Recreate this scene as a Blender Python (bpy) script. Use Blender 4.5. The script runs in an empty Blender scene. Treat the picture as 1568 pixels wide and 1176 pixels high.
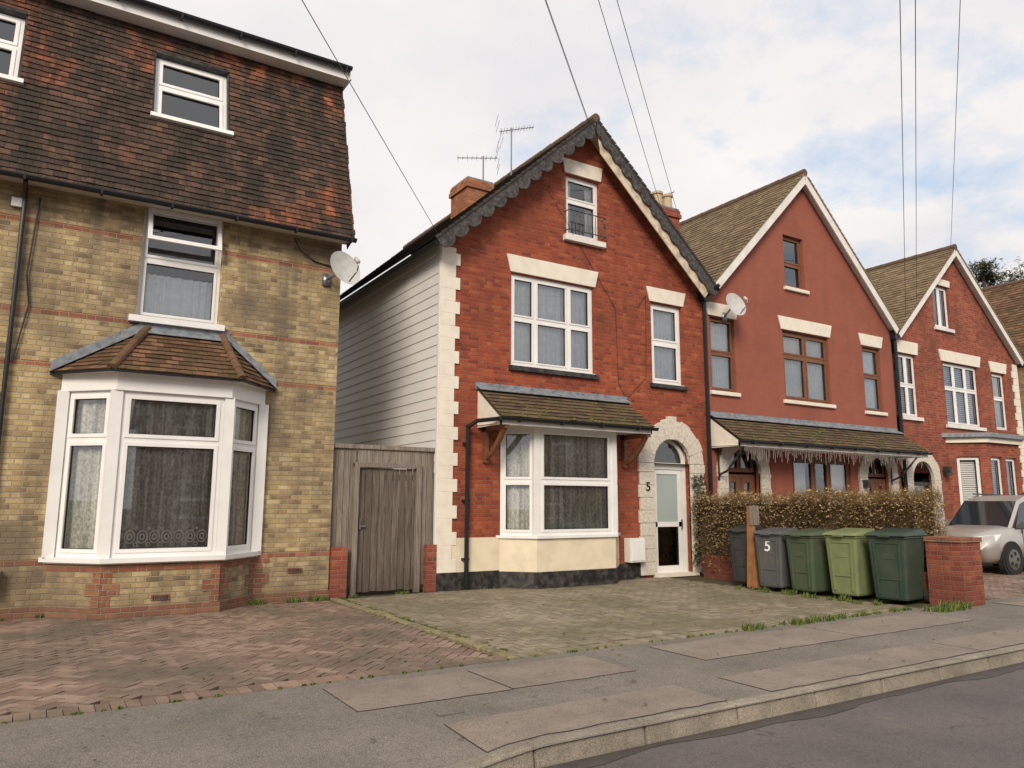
import bpy, math, random
from mathutils import Vector as V, Matrix
random.seed(7)
rr=random.uniform
scene=bpy.context.scene
Z=V((0,0,1))
# ------------------------------------------------------------------ materials
class NT:
    def __init__(s,name):
        s.mat=bpy.data.materials.new(name); s.mat.use_nodes=True
        s.t=s.mat.node_tree; s.b=s.t.nodes['Principled BSDF']; s.out=s.t.nodes['Material Output']
    def n(s,ty,**k):
        nd=s.t.nodes.new(ty)
        for a,b in k.items(): setattr(nd,a,b)
        return nd
    def l(s,a,b): s.t.links.new(a,b)
    def m(s,op,a,b=None,c=None):
        nd=s.n('ShaderNodeMath',operation=op)
        for i,x in enumerate((a,b,c)):
            if x is None: continue
            if isinstance(x,(int,float)): nd.inputs[i].default_value=x
            else: s.l(x,nd.inputs[i])
        return nd.outputs[0]
    def noise(s,scale,detail=4,vec=None,rough=.55,w=None):
        nd=s.n('ShaderNodeTexNoise'); nd.inputs['Scale'].default_value=scale
        nd.inputs['Detail'].default_value=detail; nd.inputs['Roughness'].default_value=rough
        if vec is None: vec=s.geo()
        s.l(vec,nd.inputs['Vector']); return nd.outputs['Fac']
    def geo(s):
        if not hasattr(s,'_g'): s._g=s.n('ShaderNodeNewGeometry').outputs['Position']
        return s._g
    def stretch(s,sc):
        mp=s.n('ShaderNodeMapping'); s.l(s.geo(),mp.inputs[0]); mp.inputs['Scale'].default_value=sc; return mp.outputs[0]
    def ramp(s,fac,stops,interp='LINEAR'):
        nd=s.n('ShaderNodeValToRGB'); cr=nd.color_ramp; cr.interpolation=interp
        while len(cr.elements)<len(stops): cr.elements.new(.5)
        for e,(p,c) in zip(cr.elements,stops):
            e.position=p; e.color=(*c,1)
        s.l(fac,nd.inputs[0]); return nd.outputs[0]
    def mix(s,f,a,b,blend='MIX'):
        nd=s.n('ShaderNodeMix',data_type='RGBA',blend_type=blend)
        for x,i in ((f,0),(a,6),(b,7)):
            if isinstance(x,(int,float)): nd.inputs[i].default_value=x
            elif isinstance(x,tuple): nd.inputs[i].default_value=(*x,1)
            else: s.l(x,nd.inputs[i])
        return nd.outputs[2]
    def mr(s,v,a,b,c=0.,d=1.):
        nd=s.n('ShaderNodeMapRange'); nd.inputs[1].default_value=a; nd.inputs[2].default_value=b
        nd.inputs[3].default_value=c; nd.inputs[4].default_value=d; s.l(v,nd.inputs[0]); return nd.outputs[0]
    def bump(s,h,dist,st=1.):
        nd=s.n('ShaderNodeBump'); nd.inputs['Distance'].default_value=dist; nd.inputs['Strength'].default_value=st
        s.l(h,nd.inputs['Height']); s.l(nd.outputs[0],s.b.inputs['Normal'])
    def fin(s,col,rough=.8,spec=.3):
        if isinstance(col,tuple): s.b.inputs['Base Color'].default_value=(*col,1)
        else: s.l(col,s.b.inputs['Base Color'])
        if isinstance(rough,(int,float)): s.b.inputs['Roughness'].default_value=rough
        else: s.l(rough,s.b.inputs['Roughness'])
        s.b.inputs['Specular IOR Level'].default_value=spec
        return s.mat
M={}
def brick(name,stops,mortar,dirtcol=(.1,.08,.06),dirt=.35,painted=None,mortar_amt=1.,patch=.25):
    k=NT(name); uv=k.n('ShaderNodeUVMap').outputs[0]
    sp=k.n('ShaderNodeSeparateXYZ'); k.l(uv,sp.inputs[0]); u,v=sp.outputs[0],sp.outputs[1]
    rh,per=.0725,.33
    vv=k.m('DIVIDE',v,rh); row=k.m('FLOOR',vv); par=k.m('MODULO',row,2.)
    p=k.m('MULTIPLY_ADD',par,.5,k.m('DIVIDE',u,per)); pc=k.m('FLOOR',p); fr=k.m('FRACT',p)
    ish=k.m('GREATER_THAN',fr,.6667)
    cb=k.n('ShaderNodeCombineXYZ'); k.l(k.m('MULTIPLY_ADD',pc,2.,ish),cb.inputs[0]); k.l(row,cb.inputs[1])
    wn=k.n('ShaderNodeTexWhiteNoise',noise_dimensions='2D'); k.l(cb.outputs[0],wn.inputs[0])
    du=k.m('MULTIPLY',k.m('MINIMUM',k.m('MINIMUM',fr,k.m('SUBTRACT',1.,fr)),k.m('ABSOLUTE',k.m('SUBTRACT',fr,.6667))),per)
    fv=k.m('FRACT',vv); dv=k.m('MULTIPLY',k.m('MINIMUM',fv,k.m('SUBTRACT',1.,fv)),rh)
    big=k.noise(.85,3,rough=.6); med=k.noise(4.5,2); fine=k.noise(48,1)
    d=k.m('ADD',k.m('MINIMUM',du,dv),k.m('MULTIPLY',k.m('SUBTRACT',fine,.5),.005))
    mask=k.mr(d,.004,.0085)
    if painted: col=k.ramp(wn.outputs['Value'],[(0,tuple(x*.94 for x in painted)),(1,painted)])
    else: col=k.ramp(k.m('ADD',k.m('MULTIPLY',wn.outputs['Value'],1-patch),k.m('MULTIPLY',k.mr(med,.3,.7),patch)),stops)
    col=k.mix(k.mr(fine,.4,.75,0.,.28),col,dirtcol)
    if not painted: col=k.mix(k.m('MULTIPLY',k.m('SUBTRACT',1.,mask),mortar_amt),col,mortar)
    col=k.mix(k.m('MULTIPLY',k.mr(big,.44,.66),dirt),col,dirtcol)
    st=k.noise(1.,3,k.stretch((3.5,3.5,.35)),.65); col=k.mix(k.m('MULTIPLY',k.mr(st,.5,.75),dirt*.9),col,dirtcol)
    z=k.n('ShaderNodeSeparateXYZ'); k.l(k.geo(),z.inputs[0])
    col=k.mix(k.m('MULTIPLY',k.mr(k.m('ADD',z.outputs[2],k.m('MULTIPLY',med,.6)),1.1,.2),.6),col,dirtcol)
    h=k.m('ADD',k.m('MULTIPLY',mask,.25 if painted else 1.),k.m('MULTIPLY',fine,.5))
    k.bump(h,.007,.9 if not painted else .5)
    M[name]=k.fin(col,.88,.2)
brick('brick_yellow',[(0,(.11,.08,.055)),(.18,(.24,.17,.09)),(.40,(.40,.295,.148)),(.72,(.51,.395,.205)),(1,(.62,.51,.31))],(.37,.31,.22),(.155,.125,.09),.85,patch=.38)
brick('brick_band',[(0,(.20,.07,.045)),(.6,(.33,.12,.065)),(1,(.40,.19,.10))],(.33,.26,.18),(.13,.09,.065),.5)
brick('brick_red',[(0,(.15,.035,.022)),(.25,(.28,.058,.03)),(.75,(.37,.085,.038)),(1,(.46,.145,.065))],(.25,.135,.095),(.13,.045,.03),.45,mortar_amt=.8)
brick('brick_red2',[(0,(.2,.045,.03)),(.5,(.31,.075,.042)),(1,(.40,.13,.065))],(.33,.2,.15),(.12,.05,.04),.45,mortar_amt=.75)
brick('brick_painted',None,(0,0,0),(.19,.07,.05),.35,painted=(.31,.105,.073))
brick('brick_tan',[(0,(.2,.12,.06)),(.5,(.36,.23,.12)),(1,(.45,.3,.17))],(.35,.3,.22))
brick('brick_chim',[(0,(.3,.09,.04)),(.5,(.42,.14,.06)),(1,(.50,.22,.1))],(.3,.2,.14),dirt=.4)
def plain(name,col,rough=.6,var=.12,sc=6,bumpd=0.,spec=.35,dark=None,metal=0.):
    k=NT(name); f=k.noise(sc,3)
    dk=dark or tuple(c*.55 for c in col)
    c=k.mix(k.m('MULTIPLY',k.mr(f,.4,.75),min(1,var*3)),col,dk)
    if bumpd: k.bump(k.noise(sc*8,1),bumpd)
    k.b.inputs['Metallic'].default_value=metal
    M[name]=k.fin(c,rough,spec)
plain('upvc',(.80,.80,.79),.3,.07,3,spec=.45)
plain('white_paint',(.76,.74,.70),.5,.14,4,.001)
plain('cream_paint',(.74,.66,.50),.65,.14,3,.002,dark=(.45,.38,.28))
plain('stone_white',(.78,.73,.63),.8,.10,5,.003,dark=(.48,.42,.33))
plain('stone_arch',(.74,.69,.60),.85,.24,16,.012,dark=(.40,.35,.28))
plain('black_paint',(.018,.018,.02),.4,.3,9,.003,dark=(.10,.09,.08))
plain('gutter_black',(.015,.016,.018),.3,.1,9)
plain('wood_brown',(.20,.085,.04),.5,.2,12,.002)
plain('lead',(.24,.27,.30),.55,.3,9,.004,dark=(.1,.1,.11))
plain('barge_grey',(.045,.043,.043),.9,.22,14,.010,dark=(.17,.16,.15))
plain('barge_cream',(.66,.56,.43),.7,.3,7,.002,dark=(.3,.24,.17))
plain('soffit',(.55,.50,.44),.7,.1)
plain('cladding',(.82,.81,.80),.4,.08,2,dark=(.6,.6,.57))
plain('dish',(.50,.50,.48),.5,.15,9)
plain('metal_grey',(.30,.30,.31),.35,.1,metal=.8)
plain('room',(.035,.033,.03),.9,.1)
plain('pot',(.52,.42,.27),.8,.2,9)
plain('ridge',(.13,.085,.055),.85,.3,9,.005)
plain('chrome',(.6,.6,.62),.15,.02,metal=1.)
plain('rubber',(.02,.02,.02),.75,.1)
plain('bin_grey',(.085,.090,.092),.5,.18,5,.0008,dark=(.13,.125,.11))
plain('bin_dark',(.035,.037,.038),.5,.15,5,.0008,dark=(.07,.065,.06))
plain('bin_green',(.062,.092,.050),.5,.2,4,.0008,dark=(.10,.105,.075))
plain('bin_lightgreen',(.185,.225,.10),.5,.2,4,.0008,dark=(.14,.15,.085))
plain('bin_darkgreen',(.030,.056,.038),.5,.2,4,.0008,dark=(.07,.08,.06))
plain('post',(.33,.15,.06),.8,.3,8,.004)
plain('car_silver',(.50,.48,.44),.3,.04,2,spec=.6,metal=.6)
plain('car_dark',(.02,.022,.025),.15,.03,2,spec=.6)
plain('carglass',(.02,.025,.03),.05,.02,2,spec=.8)
plain('lamp_glass',(.7,.7,.7),.1,.02,2,spec=.8)
plain('wall_far',(.25,.12,.08),.9,.2)
plain('text_black',(.01,.01,.01),.5,.02)
plain('text_white',(.75,.75,.75),.5,.02)
plain('cable',(.09,.09,.095),.6,.02)
plain('edging',(.27,.23,.13),.9,.33,10,.006,dark=(.10,.085,.055))
plain('bark',(.10,.065,.045),.95,.3,10,.01)
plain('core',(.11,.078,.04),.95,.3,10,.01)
plain('tar',(.055,.05,.045),.8,.2,10)
def timber(name,st,tint):
    k=NT(name); f=k.noise(2.2,5,k.stretch((16,16,1.1)),.65); at=k.n('ShaderNodeAttribute',attribute_name='rnd').outputs['Fac']
    c=k.ramp(f,st); c=k.mix(k.m('MULTIPLY',at,.5),c,tint)
    z=k.n('ShaderNodeSeparateXYZ'); k.l(k.geo(),z.inputs[0]); c=k.mix(k.mr(z.outputs[2],.5,0.,0.,.5),c,(.06,.055,.035))
    k.bump(f,.005); M[name]=k.fin(c,.92,.12)
timber('timber',[(.25,(.09,.075,.06)),(.5,(.235,.20,.17)),(.75,(.37,.33,.29))],(.14,.115,.095))
timber('timber_dark',[(.25,(.045,.034,.028)),(.5,(.14,.112,.092)),(.78,(.26,.22,.19))],(.075,.058,.048))
def tilemat(name,stops,moss,mossamt,patch=None):
    k=NT(name); at=k.n('ShaderNodeAttribute',attribute_name='rnd').outputs['Fac']
    med=k.noise(14,2)
    c=k.ramp(k.m('ADD',k.m('MULTIPLY',at,.75),k.m('MULTIPLY',med,.3)),stops)
    if patch:
        p=k.mr(k.noise(.5,3),.53,.60); c=k.mix(k.m('MULTIPLY',p,k.mr(at,0.,.6,.3,.9)),c,k.ramp(at,patch))
        st=k.noise(1.,4,k.stretch((2.6,2.6,.45)),.7); c=k.mix(k.m('MULTIPLY',k.mr(st,.45,.58),.82),c,moss)
    c=k.mix(k.m('MULTIPLY',k.mr(k.noise(2.6,4,rough=.7),.45,.66),mossamt),c,moss)
    k.bump(k.noise(70,1),.003); M[name]=k.fin(c,.85,.2)
tilemat('tile_mansard',[(0,(.035,.026,.022)),(.45,(.078,.052,.040)),(.8,(.125,.074,.052)),(1,(.19,.10,.065))],(.034,.030,.024),.6,[(0,(.16,.062,.035)),(1,(.35,.12,.06))])
tilemat('tile_bay',[(0,(.07,.04,.026)),(.5,(.15,.083,.047)),(1,(.24,.135,.08))],(.075,.062,.03),.8)
tilemat('tile_porch',[(0,(.065,.045,.033)),(.5,(.115,.078,.05)),(1,(.18,.12,.075))],(.12,.10,.045),.75)
tilemat('tile_dark',[(0,(.03,.027,.026)),(.5,(.05,.043,.04)),(1,(.08,.065,.055))],(.05,.05,.035),.5)
tilemat('tile_olive',[(0,(.13,.095,.06)),(.5,(.21,.155,.095)),(1,(.27,.20,.12))],(.12,.09,.052),.6)
def pave(name,stops,moss,lo,hi,amt=.85):
    k=NT(name); at=k.n('ShaderNodeAttribute',attribute_name='rnd').outputs['Fac']
    c=k.ramp(k.m('ADD',k.m('MULTIPLY',at,.8),k.m('MULTIPLY',k.noise(25,1),.25)),stops)
    f=k.noise(.75,4,rough=.62)
    c=k.mix(k.m('MULTIPLY',k.mr(f,lo,hi),amt),c,moss)
    c=k.mix(k.mr(k.noise(90,1),.5,.8,0,.45),c,tuple(x*.45 for x in moss))
    k.bump(k.noise(120,1),.003); M[name]=k.fin(c,k.mr(f,.35,.7,.45,.85),.35)
pave('block_red',[(0,(.16,.108,.085)),(.5,(.27,.185,.142)),(1,(.38,.27,.21))],(.135,.112,.08),.43,.60,.9)
pave('block_olive',[(0,(.19,.16,.112)),(.5,(.27,.23,.165)),(1,(.36,.31,.23))],(.155,.138,.08),.43,.64,.75)
def ground(name,a,b,c3,sc,rough=.85,bd=.003,speck=.35,cracks=True):
    k=NT(name); f=k.noise(sc,4,rough=.65); g=k.noise(130,1); g2=k.noise(18,3)
    c=k.ramp(f,[(.3,a),(.5,b),(.72,c3)]); c=k.mix(k.mr(g,.48,.66,0,speck),c,tuple(x*.35 for x in a))
    c=k.mix(k.mr(g,.42,.30,0,speck*.6),c,tuple(min(1,x*1.7) for x in c3))
    c=k.mix(k.mr(g2,.52,.72,0,.35),c,tuple(x*.55 for x in a))
    if cracks:
        cr=k.n('ShaderNodeTexVoronoi',feature='DISTANCE_TO_EDGE'); cr.inputs['Scale'].default_value=.45
        wv=k.n('ShaderNodeVectorMath',operation='ADD'); k.l(k.geo(),wv.inputs[0]); nz=k.n('ShaderNodeTexNoise'); nz.inputs['Scale'].default_value=2.; nz.inputs['Detail'].default_value=3; k.l(k.geo(),nz.inputs['Vector']); k.l(nz.outputs['Color'],wv.inputs[1]); k.l(wv.outputs[0],cr.inputs['Vector'])
        c=k.mix(k.m('MULTIPLY',k.mr(cr.outputs['Distance'],.007,.002),k.mr(f,.52,.6,0,.5)),c,tuple(x*.3 for x in a))
    k.bump(k.m('ADD',g,k.m('MULTIPLY',g2,.7)),bd); M[name]=k.fin(c,rough,.3)
ground('asphalt_pavement',(.165,.150,.128),(.21,.19,.16),(.26,.232,.197),1.1,.85,.006,.6)
ground('slab_pink',(.20,.17,.142),(.265,.222,.185),(.325,.272,.226),1.9,.88,.004,.5,False)
ground('asphalt_road',(.105,.090,.090),(.138,.12,.118),(.175,.15,.143),.8,.65,.005,.5)
ground('kerb',(.20,.175,.14),(.29,.255,.205),(.38,.33,.27),2.5,.9,.006,.45,False)
ground('soil',(.06,.05,.035),(.09,.075,.05),(.12,.10,.06),1.5,cracks=False)
ground('joint',(.06,.055,.03),(.085,.078,.04),(.11,.095,.055),2.,cracks=False)
ground('channel',(.06,.053,.05),(.08,.07,.065),(.105,.092,.084),3.,.45,cracks=False)
def leafmat(name,stops):
    k=NT(name); at=k.n('ShaderNodeAttribute',attribute_name='rnd').outputs['Fac']
    M[name]=k.fin(k.ramp(at,stops),.75,.2)
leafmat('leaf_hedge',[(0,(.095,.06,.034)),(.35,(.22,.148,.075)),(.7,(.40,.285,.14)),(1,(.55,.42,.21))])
leafmat('leaf_green',[(0,(.03,.05,.015)),(.5,(.09,.13,.03)),(1,(.2,.24,.05))])
leafmat('leaf_pine',[(0,(.02,.028,.012)),(.6,(.05,.055,.022)),(1,(.13,.10,.035))])
# glass
k=NT('glass'); k.t.nodes.remove(k.b)
fz=k.n('ShaderNodeFresnel'); fz.inputs[0].default_value=1.5
gl=k.n('ShaderNodeBsdfGlossy'); gl.inputs['Roughness'].default_value=.015; gl.inputs['Color'].default_value=(.92,.96,1,1)
tr=k.n('ShaderNodeBsdfTransparent'); tr.inputs[0].default_value=(.98,.99,.99,1)
mx=k.n('ShaderNodeMixShader'); k.l(k.m('MULTIPLY_ADD',fz.outputs[0],1.8,.06),mx.inputs[0]); k.l(tr.outputs[0],mx.inputs[1]); k.l(gl.outputs[0],mx.inputs[2]); k.l(mx.outputs[0],k.out.inputs[0]); M['glass']=k.mat
k=NT('net'); f=k.noise(30,2,k.stretch((1,1,.7)),.6); f2=k.noise(1.,2,k.stretch((9,9,.5)))
c=k.ramp(k.m('ADD',k.m('MULTIPLY',f,.45),k.m('MULTIPLY',f2,.55)),[(.38,(.27,.27,.24)),(.50,(.47,.47,.42)),(.62,(.72,.72,.66))]); M['net']=k.fin(c,.95,.1)  # fine weave, plus vertical streaks that put the shade of folds into the colour
plain('lace',(.85,.85,.80),.9,.1,8)
plain('net_blue',(.88,.93,.96),.9,.1,8); plain('drape',(.84,.83,.80),.9,.08,8)
k=NT('frost'); M['frost']=k.fin((.36,.42,.41),.3,.5)
# ------------------------------------------------------------------ mesh builder
class MB:
    def __init__(s): s.v=[];s.f=[];s.m=[];s.r=[];s.mats=[]
    def mi(s,m):
        if m not in s.mats: s.mats.append(m)
        return s.mats.index(m)
    def poly(s,pts,m,r=None):
        b=len(s.v); s.v+= [V(p) for p in pts]; s.f.append(list(range(b,b+len(pts)))); s.m.append(s.mi(m)); s.r.append(rr(0,1) if r is None else r)
    def hexa(s,c,m,r=None):
        r=rr(0,1) if r is None else r
        b=len(s.v); s.v+=[V(p) for p in c]
        for q in ((0,3,2,1),(4,5,6,7),(0,1,5,4),(1,2,6,5),(2,3,7,6),(3,0,4,7)):
            s.f.append([b+i for i in q]); s.m.append(s.mi(m)); s.r.append(r)
    def box(s,x0,x1,y0,y1,z0,z1,m,r=None):
        s.hexa([(x0,y0,z0),(x1,y0,z0),(x1,y1,z0),(x0,y1,z0),(x0,y0,z1),(x1,y0,z1),(x1,y1,z1),(x0,y1,z1)],m,r)
    def lbox(s,F,a0,a1,z0,z1,d0,d1,m,r=None):
        s.hexa([F(a0,d1,z0),F(a1,d1,z0),F(a1,d0,z0),F(a0,d0,z0),F(a0,d1,z1),F(a1,d1,z1),F(a1,d0,z1),F(a0,d0,z1)],m,r)
    def prism(s,pts,vec,m):
        vec=V(vec); a=[V(p) for p in pts]; b=[p+vec for p in a]; n=len(a)
        s.poly(a,m); s.poly(b[::-1],m)
        for i in range(n): s.poly([a[i],b[i],b[(i+1)%n],a[(i+1)%n]],m)
    def tube(s,p,q,r,m,n=8,r2=None,caps=True):
        p=V(p);q=V(q);d=(q-p).normalized(); a=d.orthogonal().normalized(); b=d.cross(a); r2=r if r2 is None else r2
        A=[p+(a*math.cos(2*math.pi*i/n)+b*math.sin(2*math.pi*i/n))*r for i in range(n)]
        B=[q+(a*math.cos(2*math.pi*i/n)+b*math.sin(2*math.pi*i/n))*r2 for i in range(n)]
        for i in range(n): s.poly([A[i],A[(i+1)%n],B[(i+1)%n],B[i]],m,.5)
        if caps: s.poly(A[::-1],m,.5); s.poly(B,m,.5)
    def path(s,pts,r,m,n=8):
        for a,b in zip(pts,pts[1:]): s.tube(a,b,r,m,n)
    def make(s,name,parent=None,smooth=False,bevel=0.):
        me=bpy.data.meshes.new(name); me.from_pydata([tuple(v) for v in s.v],[],s.f)
        for m in s.mats: me.materials.append(M[m])
        me.polygons.foreach_set('material_index',s.m)
        at=me.attributes.new('rnd','FLOAT','FACE'); at.data.foreach_set('value',s.r)
        me.update(); uvl=me.uv_layers.new(name='UVMap'); buf=[0.]*(2*len(me.loops))
        for p in me.polygons:
            n=p.normal
            if abs(n.z)>.99 or n.length<.1: t=V((1,0,0)); b=V((0,1,0))
            else:
                t=Z.cross(n).normalized()
                if t.x<-1e-4 or (abs(t.x)<=1e-4 and t.y<0): t=-t
                b=n.cross(t).normalized()
                if b.z<0: b=-b
            for li in p.loop_indices:
                co=me.vertices[me.loops[li].vertex_index].co
                buf[2*li]=co.dot(t); buf[2*li+1]=co.dot(b)
        uvl.data.foreach_set('uv',buf)
        if smooth:
            me.polygons.foreach_set('use_smooth',[True]*len(me.polygons))
        o=bpy.data.objects.new(name,me); scene.collection.objects.link(o)
        if parent: o.parent=parent
        if bevel or smooth:
            w=o.modifiers.new('Weld','WELD'); w.merge_threshold=.0005
        if bevel:
            bm=o.modifiers.new('Bevel','BEVEL'); bm.width=bevel; bm.segments=2; bm.limit_method='ANGLE'
        return o
def empty(name,loc=(0,0,0)):
    e=bpy.data.objects.new(name,None); scene.collection.objects.link(e); return e
def frame(o,t,n,u=Z):
    o,t,n,u=V(o),V(t).normalized(),V(n).normalized(),V(u).normalized()
    return lambda s,d,z: o+t*s+n*d+u*z
YW=11.8
FW=frame((0,YW,0),(1,0,0),(0,-1,0))
def clip(poly,a,b,c):
    out=[]
    for i in range(len(poly)):
        p,q=poly[i],poly[(i+1)%len(poly)]
        fp=a*p[0]+b*p[1]-c; fq=a*q[0]+b*q[1]-c
        if fp<=0: out.append(p)
        if (fp<0)!=(fq<0) and fp!=fq:
            t=fp/(fp-fq); out.append((p[0]+(q[0]-p[0])*t,p[1]+(q[1]-p[1])*t))
    return out
def wall(mb,F,x0,x1,z0,z1,holes,mat,planes=(),reveal=.12,rmat=None,bands=()):
    xs=sorted({x0,x1,*[h[0] for h in holes],*[h[1] for h in holes]}); zs=sorted({z0,z1,*[h[2] for h in holes],*[h[3] for h in holes],*[b[0] for b in bands],*[b[1] for b in bands]})
    xs=[x for x in xs if x0<=x<=x1]; zs=[z for z in zs if z0<=z<=z1]
    for i in range(len(xs)-1):
        for j in range(len(zs)-1):
            cx,cz=(xs[i]+xs[i+1])/2,(zs[j]+zs[j+1])/2
            if any(h[0]<cx<h[1] and h[2]<cz<h[3] for h in holes): continue
            m=mat
            for b in bands:
                if b[0]<cz<b[1]: m=b[2]
            p=[(xs[i],zs[j]),(xs[i+1],zs[j]),(xs[i+1],zs[j+1]),(xs[i],zs[j+1])]
            for pl in planes:
                if p: p=clip(p,*pl)
            if len(p)>2: mb.poly([F(a,0,b) for a,b in p],m)
    for h in holes:
        a,b,c,d=h[:4]; rm=rmat or mat
        mb.poly([F(a,0,c),F(a,-reveal,c),F(a,-reveal,d),F(a,0,d)],rm); mb.poly([F(b,0,c),F(b,-reveal,c),F(b,-reveal,d),F(b,0,d)],rm)
        mb.poly([F(a,0,c),F(b,0,c),F(b,-reveal,c),F(a,-reveal,c)],rm); mb.poly([F(a,0,d),F(b,0,d),F(b,-reveal,d),F(a,-reveal,d)],rm)
def window(mb,F,s0,s1,z0,z1,vs=(),hs=(),mat='upvc',depth=.08,fw=.05,cf=.04,curtain='net',room=True,cmat='net',ex=.25):
    D=-depth
    mb.lbox(F,s0,s1,z0,z0+fw,D-.06,D,mat); mb.lbox(F,s0,s1,z1-fw,z1,D-.06,D,mat)
    mb.lbox(F,s0,s0+fw,z0+fw,z1-fw,D-.06,D,mat); mb.lbox(F,s1-fw,s1,z0+fw,z1-fw,D-.06,D,mat)
    hw=fw*.5
    sx=[s0+fw]+[x for v in vs for x in (v-hw,v+hw)]+[s1-fw]; sz=[z0+fw]+[x for v in hs for x in (v-hw,v+hw)]+[z1-fw]
    for v in vs: mb.lbox(F,v-hw,v+hw,z0+fw,z1-fw,D-.058,D-.002,mat)
    for h in hs:
        for i in range(0,len(sx),2): mb.lbox(F,sx[i],sx[i+1],h-hw,h+hw,D-.057,D-.001,mat)
    for i in range(0,len(sx),2):
        for j in range(0,len(sz),2):
            a,b,c,d=sx[i],sx[i+1],sz[j],sz[j+1]
            mb.lbox(F,a,b,c,c+cf,D-.05,D+.012,mat); mb.lbox(F,a,b,d-cf,d,D-.05,D+.012,mat)
            mb.lbox(F,a,a+cf,c+cf,d-cf,D-.05,D+.012,mat); mb.lbox(F,b-cf,b,c+cf,d-cf,D-.05,D+.012,mat)
            for (p0,p1,q0,q1) in ((a+cf,b-cf,c+cf,c+cf+.008),(a+cf,b-cf,d-cf-.008,d-cf),(a+cf,a+cf+.008,c+cf+.008,d-cf-.008),(b-cf-.008,b-cf,c+cf+.008,d-cf-.008)): mb.lbox(F,p0,p1,q0,q1,D-.04,D-.012,'rubber')
            j1,j2=rr(-.006,.006),rr(-.006,.006)
            mb.poly([F(a+cf,D-.03+j1,c+cf),F(b-cf,D-.03-j1,c+cf),F(b-cf,D-.03+j2-j1,d-cf),F(a+cf,D-.03+j2+j1,d-cf)],'glass')
    def cloth(a,b,m,zb=z0,zt=z1,dd=.115,amp=.022):
        n=max(6,int((b-a)/.018)); ph=rr(0,6); prev=None
        for i in range(n+1):
            s=a+(b-a)*i/n; d=D-dd+amp*math.sin(s*52+ph+1.9*math.sin(s*9+ph))
            cur=(F(s,d,zb),F(s+.01*math.sin(s*30),d*1.0,zt))
            if prev: mb.poly([prev[0],cur[0],cur[1],prev[1]],m,.5)
            prev=cur
    w=s1-s0
    if curtain=='net': cloth(s0,s1,cmat)
    if curtain=='drapes': cloth(s0,s0+w*.3,'drape'); cloth(s1-w*.3,s1,'drape')
    if curtain=='half': cloth(s0,s1,cmat,zb=z0,zt=z0+(z1-z0)*.42)
    if curtain=='shutter':
        z=z0+.05
        while z<z1-.05:
            mb.poly([F(s0+.04,D-.1,z),F(s1-.04,D-.1,z),F(s1-.04,D-.13,z+.05),F(s0+.04,D-.13,z+.05)],'upvc',.5); z+=.062
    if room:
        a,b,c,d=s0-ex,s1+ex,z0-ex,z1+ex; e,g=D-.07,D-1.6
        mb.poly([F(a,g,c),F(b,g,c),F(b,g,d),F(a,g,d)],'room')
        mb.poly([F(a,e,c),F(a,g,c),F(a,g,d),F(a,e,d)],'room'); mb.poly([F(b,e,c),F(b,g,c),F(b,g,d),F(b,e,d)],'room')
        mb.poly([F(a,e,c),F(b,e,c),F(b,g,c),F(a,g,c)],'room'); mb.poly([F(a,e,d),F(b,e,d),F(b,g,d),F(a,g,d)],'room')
def tiles(mb,bl,br,tr,tl,mat,tw=.165,g=.10,lift=.020):
    bl,br,tr,tl=map(V,(bl,br,tr,tl)); t=(br-bl).normalized(); n=t.cross(tl-bl)
    if n.length<1e-6: n=t.cross(tr-bl)
    n.normalize(); u=n.cross(t)
    if n.z<0 and abs(n.z)>.02: n=-n
    if abs(n.z)<=.02 and n.y>0: n=-n
    if u.z<0: u=-u
    H=(tl-bl).dot(u); W=(br-bl).length
    mb.poly([bl-n*.01,br-n*.01,tr-n*.01,tl-n*.01],mat,.1)
    a1=(tl-bl).dot(t)/H; b1=((tr-bl).dot(t)-W)/H
    rows=max(1,round(H/g)); g=H/rows
    for i in range(rows):
        v0,v1=i*g,(i+1)*g; L0,R0=a1*v0,W+b1*v0; L1,R1=a1*v1,W+b1*v1
        k0=int(math.floor(L0/tw))-2; s=k0*tw+(tw/2 if i%2 else 0)
        while s<max(R0,R1):
            e=s+tw-.004
            p=[max(s,L0),min(e,R0),min(e,R1),max(s,L1)]
            if p[1]-p[0]>.01 or p[2]-p[3]>.01:
                if p[1]<p[0]: p[0]=p[1]=(p[0]+p[1])/2
                if p[2]<p[3]: p[2]=p[3]=(p[2]+p[3])/2
                r=rr(0,1); l=lift+rr(0,.008); vb=v0-.012+rr(-.006,.006); l2=l+rr(-.005,.005)
                A=bl+t*p[0]+u*vb+n*l; B=bl+t*p[1]+u*vb+n*l2; C=bl+t*p[2]+u*v1+n*.004; D=bl+t*p[3]+u*v1+n*.004
                mb.poly([A,B,C,D],mat,r); mb.poly([A-n*.018,B-n*.018,B,A],mat,r*.15)
            s+=tw
def ridge(mb,p,q,r,mat,seg=.32):
    p=V(p);q=V(q);L=(q-p).length;n=max(1,round(L/seg));d=(q-p)/n
    for i in range(n):
        a=p+d*i; mb.tube(a,a+d*1.04,r*rr(.97,1.05),mat,10,r*rr(.9,.95))
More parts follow.
